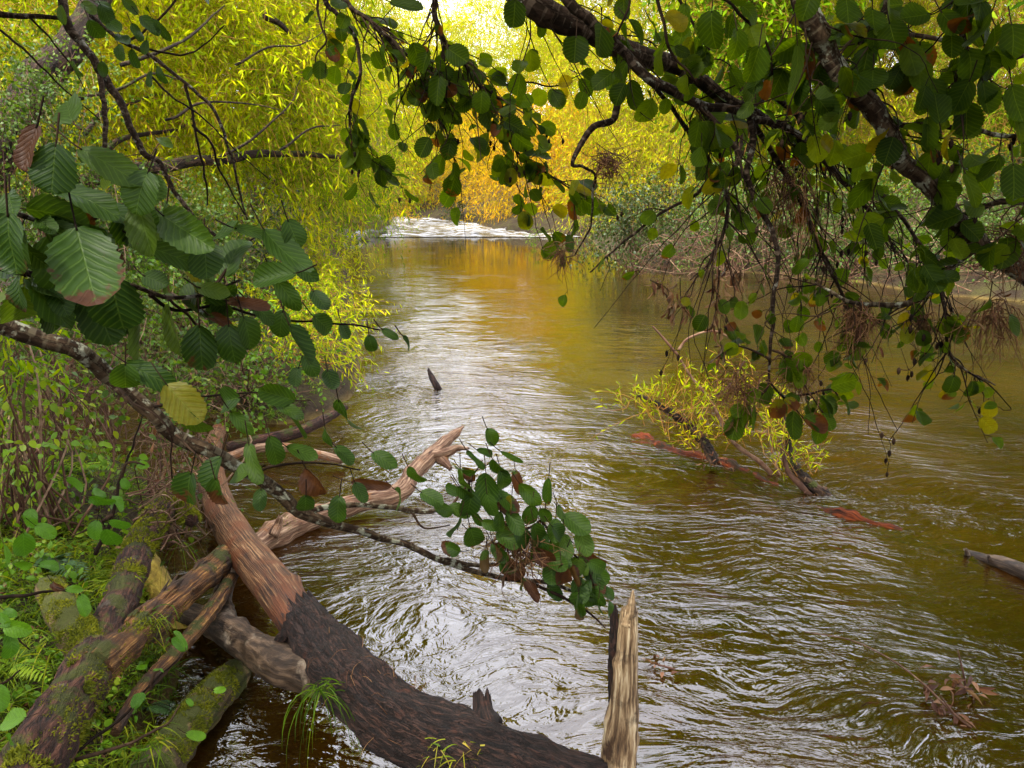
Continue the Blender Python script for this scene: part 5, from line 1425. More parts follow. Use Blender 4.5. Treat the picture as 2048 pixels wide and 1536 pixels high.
for l in ([(960, 1000, 1.95), (1000, 1040, 1.98), (1060, 1080, 2.0), (1120, 1140, 2.03)], [(1080, 1040, 2.0), (1120, 1080, 2.02), (1170, 1130, 2.04), (1190, 1180, 2.05)], [(940, 960, 1.93), (930, 1010, 1.93), (915, 1060, 1.92)]): A.twig(l, 3.2, 1.4)
A.done()

# -- thin dark branch, upper left
A = Alder("thin dark alder branch slanting down through the upper left with few leaves", P(60, -260, 2.9), mat='alder')
A.limb([(60, -260, 2.9), (118, -40, 3.0), (132, 40, 3.0), (158, 80, 3.02), (190, 125, 3.05), (212, 160, 3.08), (245, 215, 3.1), (268, 272, 3.12), (290, 308, 3.14), (320, 325, 3.16), (345, 375, 3.2), (395, 440, 3.25), (440, 478, 3.3)], [10, 9.5, 9, 8.5, 8, 8, 7, 6.5, 6, 5, 4.5, 4, 3], 10, knots=5)
A.limb([(200, 150, 3.05), (206, 200, 3.05), (212, 260, 3.05), (210, 310, 3.05), (216, 370, 3.1)], [6, 5.5, 5, 4.5, 3], 8, knots=2)
A.limb([(-160, 20, 2.8), (0, 28, 2.9), (60, 32, 2.95), (118, 36, 3.0)], [7, 6, 5, 4], 8, knots=2)
A.limb([(180, 30, 3.3), (240, 80, 3.3), (290, 105, 3.3), (340, 140, 3.3), (375, 170, 3.3), (420, 210, 3.3), (445, 260, 3.3), (465, 320, 3.35), (480, 390, 3.4), (495, 440, 3.4)], [4, 4, 4, 3.6, 3.4, 3.2, 3, 2.6, 2.2, 1.6], 7, knots=0)
A.twig([(370, 170, 3.3), (385, 230, 3.3), (400, 300, 3.3), (412, 370, 3.35), (415, 410, 3.4)], 3.2, 1.4)
A.twig([(385, 250, 3.3), (425, 290, 3.3), (440, 340, 3.35), (490, 430, 3.4)], 2.8, 1.4)
A.twig([(250, 85, 3.3), (300, 55, 3.3), (350, 0, 3.3), (380, -60, 3.3)], 2.6, 2.0)
A.twig([(280, 95, 3.3), (360, 110, 3.35), (400, 95, 3.4), (448, 52, 3.4)], 2.6, 1.2)
A.twig([(0, 60, 3.0), (60, 110, 3.0), (120, 170, 3.1), (200, 240, 3.2)], 2.6, 1.2)
A.twig([(300, 150, 3.3), (340, 190, 3.3), (400, 230, 3.3), (470, 300, 3.35), (540, 360, 3.4)], 2.4, 1)
A.twig([(60, 35, 2.95), (110, 90, 3), (150, 140, 3.05), (170, 180, 3.1)], 2.4, 1)
LL_ = [(178, 16, 34, 28, 40, 2.3, 0, .8), (215, 30, 44, 34, 60, 2.3, 0, .3), (230, 55, 46, 30, 40, 2.3, 0, .2), (190, 62, 42, 34, 70, 2.3, 0, .2), (245, 78, 44, 30, 50, 2.3, 0, .1), (262, 12, 40, 24, 40, 2.3, 0, .6), (275, 65, 36, 22, 60, 2.3, 0, .3), (300, 50, 52, 28, 40, 2.3, 0, .2), (322, 60, 50, 18, 55, 2.3, 0, .15),
       (270, 118, 36, 24, 80, 2.4, 0, .1), (322, 150, 40, 26, 60, 2.5, 0, .1), (298, 158, 34, 20, 100, 2.5, 0, .3), (240, 105, 36, 26, 70, 2.4, 0, .3), (330, 285, 36, 22, 30, 3.0, 0, .7), (150, 140, 34, 26, 80, 2.6, 0, .2), (210, 8, 42, 26, 10, 2.3, 0, .5), (205, 138, 30, 22, 100, 2.6, 0, .25), (125, 30, 38, 20, 80, 2.5, 0, .6), (290, 95, 30, 20, 100, 2.4, 0, .2)]
for x, y, L, W, a_, d, dr, tn in LL_: A.px_leaf(x, y, L, W, a_, d, dr, tn)
A.done()

# -- hanging branch, top centre
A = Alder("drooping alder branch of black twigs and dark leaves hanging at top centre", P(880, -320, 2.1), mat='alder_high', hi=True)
E1 = A.limb([(850, -320, 2.1), (862, -80, 2.1), (868, 0, 2.12), (873, 44, 2.12), (888, 79, 2.15), (912, 106, 2.15), (933, 133, 2.18), (953, 164, 2.2), (974, 188, 2.2), (998, 205, 2.22), (1012, 266, 2.25), (1030, 300, 2.25), (1063, 325, 2.28), (1104, 355, 2.3), (1179, 400, 2.35)], [8, 7, 6, 5.5, 5, 5, 4.5, 4, 4, 3.5, 3, 2.8, 2.5, 2, 1.2], 8, knots=3)
E2 = A.limb([(600, -140, 2.3), (652, 0, 2.3), (670, 24, 2.3), (704, 65, 2.3), (714, 96, 2.3), (719, 130, 2.3), (717, 160, 2.3), (702, 205, 2.3), (697, 246, 2.32), (707, 284, 2.35), (735, 330, 2.4)], [6, 5, 4.6, 4.2, 4, 3.6, 3.2, 3, 2.6, 2, 1.5], 8, knots=2)
E3 = A.limb([(650, -120, 2.2), (690, 0, 2.2), (728, 34, 2.2), (755, 58, 2.2), (789, 89, 2.2), (820, 116, 2.2), (850, 150, 2.22), (868, 210, 2.22), (890, 260, 2.25), (905, 310, 2.28)], [6, 5, 4.5, 4.2, 4, 3.5, 3, 2.5, 2, 1.4], 8, knots=2)
E4 = A.twig([(888, 85, 2.15), (884, 137, 2.15), (880, 190, 2.17), (887, 240, 2.2)], 3, 1.2, n=5, ls=.06)
E5 = A.twig([(630, -60, 2.3), (640, 40, 2.3), (655, 80, 2.3), (632, 115, 2.3), (640, 170, 2.3)], 3, 1.2, n=6, ls=.05)
A.twig([(858, 112, 2.15), (832, 142, 2.15), (810, 180, 2.15), (790, 230, 2.2)], 2.6, 1, n=6, ls=.06)
A.twig([(1012, 170, 2.2), (1050, 165, 2.2), (1110, 170, 2.22), (1160, 150, 2.25)], 2.6, 1, n=6, ls=.06)
A.twig([(960, 170, 2.2), (1020, 210, 2.2), (1060, 240, 2.2), (1090, 280, 2.22)], 2.6, 1, n=7, ls=.055)
for c, n in ((E1, 15), (E2, 8), (E3, 12)):
    A.sub(c, n, .26, 4.5, .066, dirbias=(.25, 0, -.55), t0=.2, r=.0020, dryp=.14, cones=.35)
A.sub(E3, 44, .24, 0.5, .05, dirbias=(.2, 0, -.5), t0=.0, t1=.7, r=.0024)
A.sub(E1, 26, .24, 0.5, .05, dirbias=(-.3, 0, -.4), t0=.05, t1=.5, r=.0024)
A.sub(E1, 10, .22, 4, .058, dirbias=(-.2, 0, -.7), t0=.45, r=.0018, dryp=.16)
for x, y, L, W, a_, d, dr, tn in [(640, 140, 36, 32, 90, 2.2, 0, .1), (682, 65, 28, 26, 80, 2.2, 0, .1), (812, 14, 70, 36, 20, 1.7, 0, .15), (848, 125, 44, 34, 110, 1.9, 0, .05), (915, 110, 56, 46, 40, 1.8, 0, .1), (875, 180, 64, 40, 95, 1.9, 0, .05), (835, 110, 48, 42, 70, 2, 0, .1), (690, 178, 34, 32, 95, 2.2, 0, .1), (788, 265, 34, 30, 95, 2.3, 0, .05), (848, 295, 44, 40, 120, 2.2, 0, .02), (960, 290, 58, 36, 45, 2.2, 0, .25), (755, 335, 44, 26, 70, 2.4, 0, .02), (770, 345, 38, 24, 60, 2.4, 0, .02), (912, 345, 40, 26, 80, 2.3, 0, .1), (962, 205, 46, 40, 95, 2.1, .3, .5), (1055, 235, 46, 18, 75, 2.2, 0, .3), (1025, 180, 40, 34, 60, 2.2, 0, .2), (1120, 372, 34, 14, 40, 2.3, 0, .4), (1150, 395, 38, 22, 60, 2.3, 0, .2), (1060, 345, 34, 20, 70, 2.25, 0, .5)]:
    A.px_leaf(x, y, L, W, a_, d, dr, tn)
A.done()

# -- thick upper right branch with its spreading twigs
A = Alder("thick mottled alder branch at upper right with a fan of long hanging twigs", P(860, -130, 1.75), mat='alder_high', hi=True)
B1 = A.limb([(820, -150, 1.75), (1020, -25, 1.8), (1075, 18, 1.8), (1130, 48, 1.82), (1200, 78, 1.84), (1280, 106, 1.86), (1340, 130, 1.88), (1400, 162, 1.9), (1470, 205, 1.94), (1560, 250, 2.0), (1650, 310, 2.1)], [32, 28, 26, 24, 21, 19, 17, 15, 11, 8, 5], 20, knots=8, kink=.008)
B2 = A.limb([(1060, -110, 1.65), (1140, 2, 1.68), (1180, 42, 1.7), (1230, 88, 1.72), (1262, 122, 1.74), (1310, 165, 1.76), (1350, 186, 1.78), (1400, 208, 1.8), (1460, 219, 1.82), (1500, 212, 1.85), (1548, 185, 1.9)], [11, 11, 11, 10.5, 10, 10, 9.5, 9, 8, 6, 4], 12, knots=4)
B3 = A.limb([(1465, 219, 1.82), (1520, 240, 1.86), (1580, 262, 1.9), (1640, 310, 1.95), (1700, 380, 2.0), (1752, 440, 2.05), (1790, 500, 2.1)], [7.5, 7.5, 7, 6.5, 5.5, 4, 2.5], 10, knots=3)
B4 = A.limb([(1393, 206, 1.8), (1437, 255, 1.8), (1476, 305, 1.8), (1466, 340, 1.8), (1454, 372, 1.8), (1451, 450, 1.82), (1420, 520, 1.85), (1380, 560, 1.88)], [6, 6, 5.5, 5, 4.5, 3.5, 2.5, 1.5], 9, knots=3)
B5 = A.limb([(1500, 240, 1.84), (1506, 275, 1.84), (1494, 346, 1.85), (1507, 390, 1.85), (1533, 445, 1.86), (1552, 500, 1.86), (1551, 560, 1.86), (1545, 640, 1.87), (1541, 700, 1.88), (1538, 745, 1.9)], [7, 6.5, 6, 5.8, 5.2, 5, 4.6, 4, 3.2, 2.4], 9, knots=4)
B6 = A.limb([(1545, 190, 1.9), (1600, 232, 1.95), (1660, 290, 2.0), (1720, 350, 2.05), (1790, 420, 2.1), (1860, 520, 2.2), (1900, 590, 2.25)], [6, 6, 5.5, 5, 4, 3, 2], 9, knots=3)
B7 = A.limb([(1240, 118, 1.86), (1237, 170, 1.88), (1230, 232, 1.9), (1190, 252, 1.9), (1165, 285, 1.9), (1142, 328, 1.9), (1165, 332, 1.92), (1190, 352, 1.95), (1186, 400, 2.0), (1182, 450, 2.05), (1150, 510, 2.1)], [8, 7.5, 7, 6.5, 6, 4, 3, 2.6, 2.2, 2, 1.4], 9, knots=3)
B8 = A.limb([(1500, 235, 1.9), (1560, 330, 1.95), (1610, 420, 2.0), (1650, 520, 2.05), (1690, 600, 2.1), (1720, 640, 2.15)], [6, 5.5, 5, 4, 3, 2], 9, knots=3)
B9 = A.limb([(1300, 160, 1.9), (1360, 240, 1.95), (1420, 330, 2.05), (1400, 380, 2.1), (1330, 420, 2.15), (1250, 480, 2.2), (1180, 545, 2.25)], [5, 4.5, 4, 3.6, 3, 2.4, 1.5], 8, knots=2)
for l in ([(1300, -60, 1.6), (1330, 60, 1.6), (1350, 110, 1.62), (1395, 170, 1.65)], [(1180, -60, 1.7), (1260, -10, 1.7), (1230, 80, 1.72)], [(1400, -40, 1.6), (1470, 20, 1.6), (1530, 80, 1.62), (1545, 150, 1.65)], [(1338, -50, 1.7), (1390, 60, 1.7), (1420, 100, 1.7)]):
    c = A.twig(l, 4, 2, n=7, ls=.062)
for c, n, ln, nl, db in ((B1, 13, .24, 3, (0, 0, -.35)), (B2, 9, .24, 2.6, (0, 0, -.25)), (B3, 15, .24, 2.6, (.2, 0, -.45)), (B4, 10, .24, 2.0, (-.1, 0, -.6)), (B6, 13, .24, 2.6, (.1, 0, -.5)), (B8, 13, .24, 2.6, (0, 0, -.5)), (B9, 6, .10, 1.6, (-.1, 0, -.4))):
    A.sub(c, int(n * 1.25), ln, nl * 1.15, .064 if c is B1 or c is B2 else .048, dirbias=db, t0=.12, r=.0022, dryp=.07, cones=.16)
for c in (B3, B6, B8, B4, B1): A.sub(c, 18, .36, 1.0, .04, dirbias=(.1, 0, -.4), t0=.1, r=.0018, cones=.2)
A.sub(B5, 7, .10, 2.5, .042, t0=.3, t1=.8, r=.0016, dryp=.3)
# leafy end of the long hanging twig, above the midstream willow
for l in ([(1538, 740, 1.9), (1530, 780, 1.9), (1500, 810, 1.92), (1470, 830, 1.95)], [(1545, 700, 1.88), (1575, 720, 1.88), (1620, 790, 1.9), (1650, 830, 1.92)], [(1534, 760, 1.9), (1575, 800, 1.9), (1610, 840, 1.9)], [(1540, 720, 1.88), (1500, 700, 1.9), (1470, 690, 1.92)], [(1600, 790, 1.9), (1660, 780, 1.95), (1680, 800, 1.95)]):
    A.twig(l, 2.8, 1.2, n=10, ls=.062, dryp=.12)
for x, y, L, W, a_, d, dr, tn in [(1402, 310, 52, 54, 100, 1.7, 0, .45), (1180, 148, 46, 36, 10, 1.8, 0, .2), (1200, 82, 70, 70, 95, 1.6, 0, .1), (1150, 100, 58, 58, 95, 1.6, 0, .1), (1030, 25, 62, 52, 90, 1.5, 0, .05), (1395, 268, 54, 50, 95, 1.75, 0, .5), (1440, 275, 50, 62, 80, 1.7, 0, .2), (1295, 225, 56, 46, 110, 1.7, .2, .6), (1510, 130, 72, 66, 100, 1.5, 0, .35), (1480, 85, 60, 58, 80, 1.5, 0, .45), (1420, 60, 76, 60, 95, 1.5, 0, .15), (1365, 40, 66, 36, 100, 1.6, .2, .5), (1385, 130, 60, 46, 70, 1.65, .3, .6), (1265, 190, 56, 50, 80, 1.8, 0, .1), (1240, 150, 60, 34, 120, 1.8, 0, .3), (1205, 160, 56, 44, 140, 1.75, 0, .25), (1470, 155, 44, 30, 60, 1.75, 0, .3), (1315, 60, 50, 44, 60, 1.7, 0, .3), (1280, 55, 60, 22, 40, 1.7, 0, .1), (1500, 65, 40, 36, 90, 1.7, 0, .5)]:
    A.px_leaf(x, y, L, W, a_, d, dr, tn, roll=.7)
A.done()

# -- pale-blotched branch, far right
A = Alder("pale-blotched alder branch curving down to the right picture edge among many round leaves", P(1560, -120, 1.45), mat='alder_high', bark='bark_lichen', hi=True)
C1 = A.limb([(1560, -150, 1.45), (1600, -10, 1.46), (1638, 68, 1.48), (1660, 112, 1.5), (1700, 165, 1.5), (1740, 212, 1.52), (1772, 262, 1.54), (1805, 320, 1.56), (1845, 365, 1.58), (1885, 410, 1.6), (1915, 452, 1.62), (1960, 495, 1.64), (2010, 525, 1.66), (2080, 575, 1.7), (2200, 660, 1.75)], [24, 23, 22, 21, 20, 19, 19, 18, 17, 17, 18, 17, 17, 18, 19], 20, knots=10, kink=.006)
C2 = A.limb([(1742, 238, 1.54), (1800, 249, 1.56), (1860, 248, 1.58), (1930, 258, 1.6), (1995, 270, 1.62), (2080, 268, 1.65)], [6, 5.5, 5.2, 5, 4.6, 4], 9, knots=2)
C3 = A.limb([(1946, 500, 1.64), (1910, 530, 1.66), (1885, 562, 1.68), (1850, 590, 1.7), (1815, 607, 1.72), (1760, 607, 1.74), (1700, 603, 1.76), (1660, 582, 1.8), (1630, 565, 1.82)], [8, 7.5, 7, 6.5, 6, 5, 4, 3, 2], 10, knots=4)
C4 = A.limb([(1800, -120, 1.5), (1770, 0, 1.5), (1765, 30, 1.5), (1720, 60, 1.52), (1695, 90, 1.54)], [4.5, 4, 3.6, 3, 2], 8, knots=1)
C5 = A.limb([(1930, -120, 1.4), (1930, 0, 1.42), (1925, 50, 1.42), (1930, 110, 1.44), (1910, 170, 1.46)], [5, 4.5, 4, 3, 2], 8, knots=1)
C6 = A.limb([(2200, 60, 1.5), (2048, 110, 1.52), (1980, 130, 1.55), (1920, 90, 1.6), (1830, 70, 1.62), (1720, 85, 1.64), (1600, 100, 1.7), (1540, 105, 1.75)], [7, 6, 5.5, 5, 4.5, 4, 3, 2], 9, knots=2)
C7 = A.limb([(2180, 360, 1.5), (2060, 402, 1.54), (1995, 405, 1.56), (1930, 428, 1.6)], [7, 6.5, 6, 4], 9, knots=1)
C8 = A.limb([(1880, 560, 1.7), (1890, 640, 1.72), (1900, 700, 1.74), (1930, 740, 1.76), (1990, 770, 1.8)], [4, 3.5, 3, 2.4, 1.5], 8, knots=1)
for c, n, ln, nl, db in ((C1, 16, .22, 3.2, (0, 0, -.25)), (C2, 9, .18, 3.4, (0, 0, .1)), (C4, 9, .16, 4, (0, 0, .0)), (C5, 10, .16, 4, (0, 0, -.2)), (C6, 13, .18, 3.4, (0, 0, -.1)), (C3, 16, .20, 2.4, (0, 0, -.6)), (C7, 8, .2, 4, (0, 0, -.3)), (C8, 10, .14, 2.6, (0, 0, -.5))):
    A.sub(c, int(n * 1.2), ln, nl * 1.1, .046 if (c is C3 or c is C8) else .062, dirbias=db, t0=.05, r=.0020, dryp=.07, cones=.16)
for x, y, L, W, a_, d, dr, tn in [(1615, 10, 62, 52, 110, 1.4, 0, .3), (1695, 20, 66, 52, 95, 1.4, 0, .3), (1745, 40, 54, 48, 95, 1.4, 0, .4), (1830, 32, 60, 56, 170, 1.4, 0, .4), (1900, 45, 60, 46, 60, 1.4, 0, .4), (1965, 15, 80, 66, 90, 1.35, 0, .3), (1965, 65, 78, 68, 95, 1.35, 0, .15), (2030, 75, 76, 66, 95, 1.35, 0, .35), (1785, 70, 56, 60, 80, 1.4, 0, .15), (1680, 62, 52, 46, 160, 1.45, 0, .3), (1945, 130, 70, 66, 80, 1.4, 0, .45), (1990, 130, 60, 56, 60, 1.4, 0, .3), (1745, 158, 50, 62, 100, 1.45, 0, .45), (1865, 185, 56, 56, 80, 1.45, 0, .35), (1925, 190, 60, 58, 100, 1.42, 0, .2), (1875, 215, 72, 54, 270, 1.4, 0, .15), (1970, 195, 66, 60, 80, 1.42, 0, .5), (2030, 205, 70, 60, 70, 1.4, 0, .4), (1840, 150, 60, 48, 90, 1.45, .3, .6), (1600, 140, 100, 48, 75, 1.4, 0, .4), (1615, 105, 46, 40, 90, 1.5, 0, .4), (1700, 170, 80, 40, 60, 1.45, .2, .7), (1990, 345, 70, 60, 90, 1.4, 0, .2), (1945, 380, 80, 30, 70, 1.4, 0, .6), (2030, 360, 80, 56, 100, 1.38, 0, .1), (1855, 270, 70, 40, 80, 1.5, 0, .5), (1905, 770, 40, 38, 100, 1.6, 0, .1), (1770, 655, 30, 26, 60, 1.8, 0, .3), (1640, 600, 28, 22, 90, 1.8, 0, .3), (2030, 650, 50, 34, 60, 1.5, 0, .3), (1975, 620, 50, 30, 95, 1.5, .1, .3), (1720, 345, 44, 40, 80, 1.7, 0, .6)]:
    A.px_leaf(x, y, L, W, a_, d, dr, tn, roll=.6)
A.done()

# -- withered clumps and flood straw caught in the twigs
TG = "straw tufts left in the twigs by floods"
def tuft(label, x, y, d, size, n=110, hang=.9, leafn=0):
    c = P(x, y, d)
    t = thing("straw_tuft", c, label, "straw tuft", TG)
    s = size * d / FPX
    K = 7; tt = np.linspace(0, 1, K)
    st = c + rnd(n) * s * .22 + np.array([0, 0, s * .25])
    dr = unit(rnd(n) + np.array([0, 0, -hang * 1.1]))
    LL = s * RNG.uniform(.35, 1.15, n)
    pa = st[:, None, :] + dr[:, None, :] * (LL[:, None] * tt)[..., None] + (rnd(n) * s * .16)[:, None, :] * np.sin(tt * 3.14)[None, :, None] - np.array([0, 0, 1.]) * (LL * .35 * hang)[:, None, None] * (tt ** 2)[None, :, None]
    g = Geo(); bundle(g, pa, RNG.uniform(.0007, .0018, n), .0005); g.build("straw", M['straw'], t)
    if leafn:
        g = Geo(); n = leafn
        leaves(g, 'willow', c + rnd(n) * s * .25, rnd(n) + np.array([0, 0, -1.0]), rnd(n), s * RNG.uniform(.25, .5, n), s * .12, 6, 4, bend=.3, curl=1.6)
        g.build("withered_leaves", M['dead'], t)
tuft("reddish straw ball snagged on the bent twig in front of the golden willow", 1215, 342, 1.95, 55, 150, .35)
tuft("straw tuft hanging left among the leaves above the midstream willow", 1478, 785, 1.92, 72, 130, .7)
tuft("straw tuft hanging right among the leaves above the midstream willow", 1592, 745, 1.9, 66, 130, .8)
tuft("shaggy straw tuft on the twig below the pale-blotched branch", 1718, 648, 1.76, 72, 150, 1.0, 6)
tuft("small straw tuft on the low twig right of the shaggy one", 1842, 650, 1.72, 46, 80, 1.0, 5)
tuft("long straw tuft hanging near the right edge over the water", 1988, 640, 1.6, 80, 90, 1.3, 6)
tuft("dark straw heap lodged in the fork of the pale-blotched branch", 2025, 508, 1.62, 90, 170, .3, 8)
tuft("nest-like straw clump in the leafy tip above the snag", 1035, 1110, 1.98, 86, 170, .5, 10)
tuft("long brown straw strands hanging in the middle of the fan of twigs", 1580, 400, 1.9, 120, 90, 1.5, 0)
tuft("thin brown wisp at the end of the bent twig over the orange water", 1125, 515, 2.1, 46, 50, .9, 4)

WL = "withered leaf clusters hanging in the twigs"
def wither(label, pts, d, n, ls):
    c0 = P(*pts[0], d)
    t = thing("withered_cluster", c0, label, "dead leaves", WL)
    q = [P(x, y, d) for x, y in pts]
    g = Geo(); c = tube(g, q, [.0016, .0008], 5, 6, .1); g.build("stem", M['twig'], t)
    i = RNG.integers(0, len(c), n)
    g = Geo(); leaves(g, 'willow', c[i] + rnd(n) * .008, rnd(n, .45) + np.array([0, 0, -1.]), rnd(n), ls * RNG.uniform(.6, 1.3, n), ls * .3, 7, 4, bend=.3, curl=2.0, wave=.05)
    g.build("withered_leaves", M['dead'], t)
wither("string of withered brown leaves hanging left of the long hanging twig", [(1440, 540), (1432, 610), (1440, 680), (1452, 730)], 1.88, 26, .045)
wither("withered brown leaves bunched over the calm water right of centre", [(1300, 560), (1335, 580), (1340, 630)], 1.88, 20, .042)
wither("short withered bunch beside the string of brown leaves", [(1360, 555), (1362, 600), (1372, 620)], 1.88, 12, .04)
wither("withered bunch high under the dark shrub's sticks", [(1450, 520), (1470, 540), (1480, 560)], 1.9, 14, .035)

# curled single dead leaves
def deadleaf(label, x, y, d, L, W, ang, mat='dead', z=None, curl=1.2, cat="leaf", group="single fallen and withered leaves", tint=None, kind='oval'):
    c = P(x, y, d) if z is None else Z(x, y, z)
    dd = depth_of(c)
    dv = unit(RGT * math.cos(R(ang)) - (UPV if z is None else np.array([0, -1., 0]) * -1 * np.array([1, 1, 1])) * math.sin(R(ang)))
    g = Geo()
    nv = -FWD + UPV * .5 if z is None else np.array([0, 0, 1.])
    Lm = L * dd / FPX
    leaves(g, kind, (-dv * Lm * .5)[None], dv[None], nv[None], Lm, W * dd / FPX, 8, 5, bend=.15, curl=curl, tint=tint)
    o = g.build("leaf", M[mat], origin=c)
    tag(o, label, cat, group)
deadleaf("orange-yellow willow leaf stuck on the dark bark trunk", 510, 1417, depth_of(cbot[26]) - .02, 44, 14, 50, 'yellowleaf', curl=.5, tint=.1, kind='willow') if False else None
deadleaf("orange-yellow willow leaf stuck on the dark cracked trunk above the hanging grass", 700, 1418, depth_of(cbot[30]) - .13, 40, 13, 45, 'yellowleaf', curl=.5, tint=.05, kind='willow')
deadleaf("pale willow leaf resting on the splintered branch", 268, 1266, depth_of(csp[14]) - .14, 32, 11, 112, 'yellowleaf', curl=.4, tint=.9, kind='willow')
deadleaf("pale willow leaf on the moss below the splintered branch", 300, 1308, 3.05, 34, 10, -30, 'yellowleaf', curl=.3, tint=1.0, kind='willow')
deadleaf("whitish curled leaf scrap on the maroon log", 234, 1206, depth_of(cml[38]) - .14, 22, 9, 35, 'yellowleaf', curl=1.2, tint=1.0, kind='willow')
deadleaf("tan dry leaf lying in the grass left of the maroon log", 78, 1392, 2.75, 36, 12, 40, 'dead', curl=.9, tint=.95, kind='willow')
for x, y, lab in [(1708, 1040, "yellow leaf floating beside the sunken red trunk"), (1556, 1065, "tiny yellow leaf adrift below the half drowned willow"), (1848, 1434, "lime leaf afloat left of the trailing twig"), (1882, 1488, "lime leaf afloat by the right bottom corner"), (1910, 1502, "small yellow leaf just right of the lime one at the bottom"), (1838, 1355, "yellow leaf caught on the arched twig")]:
    deadleaf(lab, x, y, 0, 20, 10, RNG.uniform(0, 360), 'yellowleaf', z=.012 if x != 1838 else .08, curl=.3, tint=.2, kind='willow')

# -- saplings with big leaves, bottom left
def sapling(label, stemsl, lf, base):
    t = thing("alder_sapling", base, label, "sapling", "alder seedlings on the left bank")
    a = Alder.__new__(Alder)
    a.t, a.leafg, a.twigg, a.coneg, a.mat, a.bark, a.hi, a.lines, a.nt, a.nc = t, Geo(), Geo(), Geo(), 'herbalder', 'bark', False, [], 0, 0
    for l in stemsl: a.twig(l, 4.2, 1.4)
    for x, y, L, W, an, d, dr, tn in lf: a.px_leaf(x, y, L, W, an, d, dr, tn, roll=1.0, bend=RNG.uniform(.05, .4))
    a.done()
M['herbalder'] = leaf_mat("seedling_alder_leaf", [(0.0, (0.025, 0.075, 0.005)), (0.5, (0.06, 0.15, 0.007)), (1.0, (0.13, 0.26, 0.010))], 0.35, (1.5, 1.5, 0.35), 0.45, 0.22, veins=1)
sapling("alder seedling with bright pleated leaves at the left edge bottom", [[(-60, 1420, 1.9), (0, 1370, 1.9), (40, 1340, 1.95)], [(-40, 1200, 2.0), (10, 1240, 2.0), (60, 1300, 2.0)]],
        [(22, 1438, 66, 46, 172, 1.8, 0, .75), (0, 1395, 60, 40, 60, 1.85, 0, .6), (34, 1258, 56, 36, 15, 1.95, 0, .7), (26, 1290, 56, 42, 70, 1.95, .1, .3), (5, 1240, 40, 26, 30, 1.95, 0, .4), (20, 1480, 30, 22, 100, 1.9, 0, .3)], P(-60, 1440, 1.95))
sapling("slim alder seedling standing among the grass in front of the brown pool", [[(190, 1110, 2.9), (225, 1030, 2.95), (240, 960, 3.0), (262, 900, 3.05), (285, 830, 3.1)], [(225, 1030, 2.95), (190, 1050, 2.9), (150, 1070, 2.85)], [(240, 960, 3), (255, 925, 3), (290, 930, 3)]],
        [(190, 1062, 42, 34, 95, 2.8, 0, .4), (222, 1078, 52, 40, 80, 2.8, 0, .3), (240, 1050, 44, 20, 25, 2.85, 0, .4), (205, 1002, 50, 26, 20, 2.85, 0, .25), (238, 1005, 40, 24, 40, 2.9, 0, .5), (285, 930, 30, 18, 5, 3, 0, .7), (155, 965, 42, 24, 30, 2.8, 0, .3), (250, 968, 26, 18, 60, 2.95, 0, .5), (195, 985, 36, 16, 20, 2.9, 0, .2), (60, 1038, 44, 30, 80, 2.7, 0, .5), (48, 1090, 52, 42, 95, 2.6, 0, .4), (92, 1062, 46, 30, 30, 2.7, 0, .6), (14, 1105, 44, 36, 60, 2.6, 0, .5), (42, 1132, 42, 26, 15, 2.6, 0, .6), (100, 1130, 40, 26, 10, 2.6, 0, .4)], gp(190, 1130))
sapling("low alder seedling spreading over the moss left of the mossy stub", [[(0, 1195, 2.4), (60, 1190, 2.4), (110, 1180, 2.45), (150, 1185, 2.45)]],
        [(150, 1178, 34, 18, 0, 2.4, 0, .7), (168, 1210, 48, 26, 55, 2.4, 0, .6), (115, 1172, 30, 22, 30, 2.4, 1.0, .4), (20, 1225, 30, 18, 20, 2.4, 0, .4)], gp(20, 1215))
sapling("thin seedling leaning out over the low mossy log at the water's edge", [[(120, 1530, 2.3), (180, 1480, 2.4), (250, 1430, 2.5), (300, 1370, 2.6), (360, 1315, 2.7)], [(150, 1520, 2.3), (250, 1490, 2.35), (330, 1450, 2.45), (360, 1410, 2.5)], [(300, 1375, 2.6), (310, 1345, 2.6), (320, 1340, 2.6)]],
        [(365, 1275, 44, 30, 250, 2.6, 0, .5), (360, 1288, 40, 24, 240, 2.65, 0, .3), (285, 1335, 24, 14, 20, 2.6, 0, .6), (318, 1340, 22, 12, 0, 2.6, 0, .6), (275, 1400, 34, 26, 290, 2.5, 0, .3), (392, 1472, 42, 20, 15, 2.4, 0, .8), (282, 1500, 40, 22, 30, 2.3, 0, .6), (440, 1380, 26, 14, 0, 2.6, 0, .9), (380, 1405, 20, 12, 40, 2.55, 0, .6), (272, 1438, 16, 12, 100, 2.5, 0, .4)], gp(120, 1530))

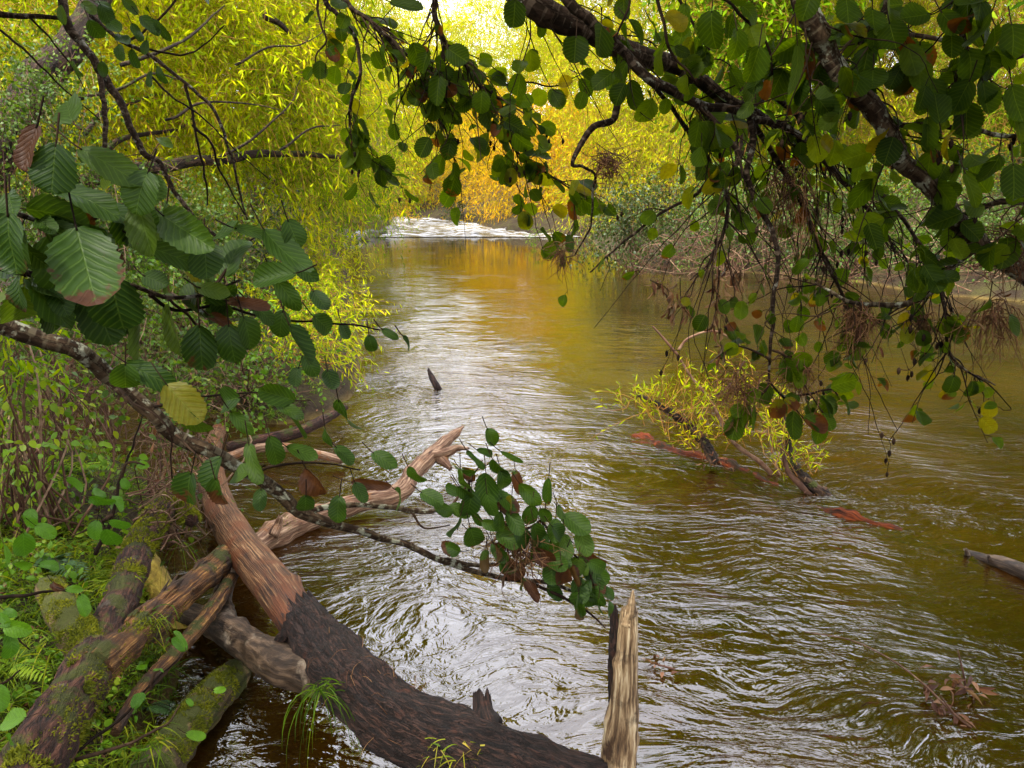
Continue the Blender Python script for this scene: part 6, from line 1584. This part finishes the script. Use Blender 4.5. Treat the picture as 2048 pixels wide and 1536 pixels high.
# -- unseen alder added overhead so its crown shades the near bank
b = gpt(-1.6, -2.2)
t = thing("added_shade_alder", b, "unseen alder added behind the viewpoint to shade the near bank", "tree")
g = Geo(); tube(g, [b, b + [.2, .1, 2.2], b + [.1, .4, 4.6], b + [.5, .5, 7.0]], [.2, .17, .12, .05], 14, 8, .12); g.build("trunk", M['bark_lichen'], t)
gl, gs = Geo(), Geo()
crown(gl, gs, [(np.array([x_, y_, z_]), 1.0) for x_, y_, z_ in [(-2.6, -1.2, 4.6), (-1.2, -.8, 5.2), (.2, -.6, 5.0), (1.4, -.8, 4.8), (-3.6, .2, 5.2), (-2.2, .4, 5.8), (-.6, .4, 5.6), (.8, .2, 5.4), (-3.0, 1.6, 5.6), (-1.4, 1.2, 6.2), (-1.8, -2.4, 4.8), (-.2, -2.2, 5.0), (2.2, .2, 4.9), (2.0, 1.4, 5.4), (.4, 1.5, 5.6), (-3.8, -1.4, 5), (-4.4, 1.2, 4.8), (-2.4, 2.6, 6.2), (-4.2, 2.6, 5.6), (1.0, -2.2, 4.8), (-.4, 2.3, 6.0)]], .10, 1.2, .6, .3, 8, .8, kind='oval', rows=5, cols=3)
gl.build("crown", M['alder'], t); gs.build("shoots", M['twig'], t)
for lab, bx, by, cl in [  # two more unseen crowns, added to darken the left bank and right branches
    ("unseen alder added on the left bank to shade the logs below", -4.2, 2.6, [(-3.6, 2.6, 4.4), (-2.6, 3.4, 4.6), (-1.9, 2.4, 4.4), (-4.4, 3.8, 4.6), (-3.2, 4.6, 5.0), (-2.2, 4.6, 5.2), (-5.2, 3.0, 4.6), (-4.6, 5.2, 5.2), (-3.6, 6.0, 5.6), (-2.6, 1.6, 4.2), (-3.8, 1.4, 4.4), (-5.4, 4.6, 5.0), (-3.0, 3.6, 5.6), (-4.2, 2.4, 5.6)]),
    ("unseen alder added right of the viewpoint to shade the overhanging branches", 3.6, -.8, [(1.0, 1.0, 4.3), (1.9, .6, 4.2), (2.8, 1.2, 4.4), (1.4, 2.0, 4.6), (2.4, 2.2, 4.7), (3.4, 2.2, 4.6), (.2, 1.8, 4.7), (3.6, .6, 4.4), (2.0, 3.0, 5.1), (3.2, 3.2, 5.1), (4.2, 1.6, 4.6), (.6, 2.8, 5.2), (2.2, 1.4, 5.6), (1.0, .2, 4.6), (4.4, 3.0, 5.2)])]:
    b = gpt(bx, by)
    t = thing("added_shade_alder", b, lab, "tree")
    tops = np.mean(cl, 0)
    g = Geo(); tube(g, [b - [0, 0, .4], b + [.05, .05, 2.0], (b + [0, 0, 3.0] + tops) / 2 + [0, 0, .3], tops + [0, 0, .8]], [.16, .13, .09, .04], 14, 8, .12); g.build("trunk", M['bark_lichen'], t)
    gl, gs = Geo(), Geo()
    crown(gl, gs, [(np.array(c), .95) for c in cl], .10, 1.5, .6, .3, 8, .8, kind='oval', rows=5, cols=3)
    gl.build("crown", M['alder'], t); gs.build("shoots", M['twig'], t)
SC.view_settings.view_transform = 'Standard'
SC.view_settings.look = 'None'
SC.view_settings.exposure = 1.38
SC.cycles.max_bounces = 8
SC.cycles.diffuse_bounces = 3
SC.cycles.transparent_max_bounces = 8
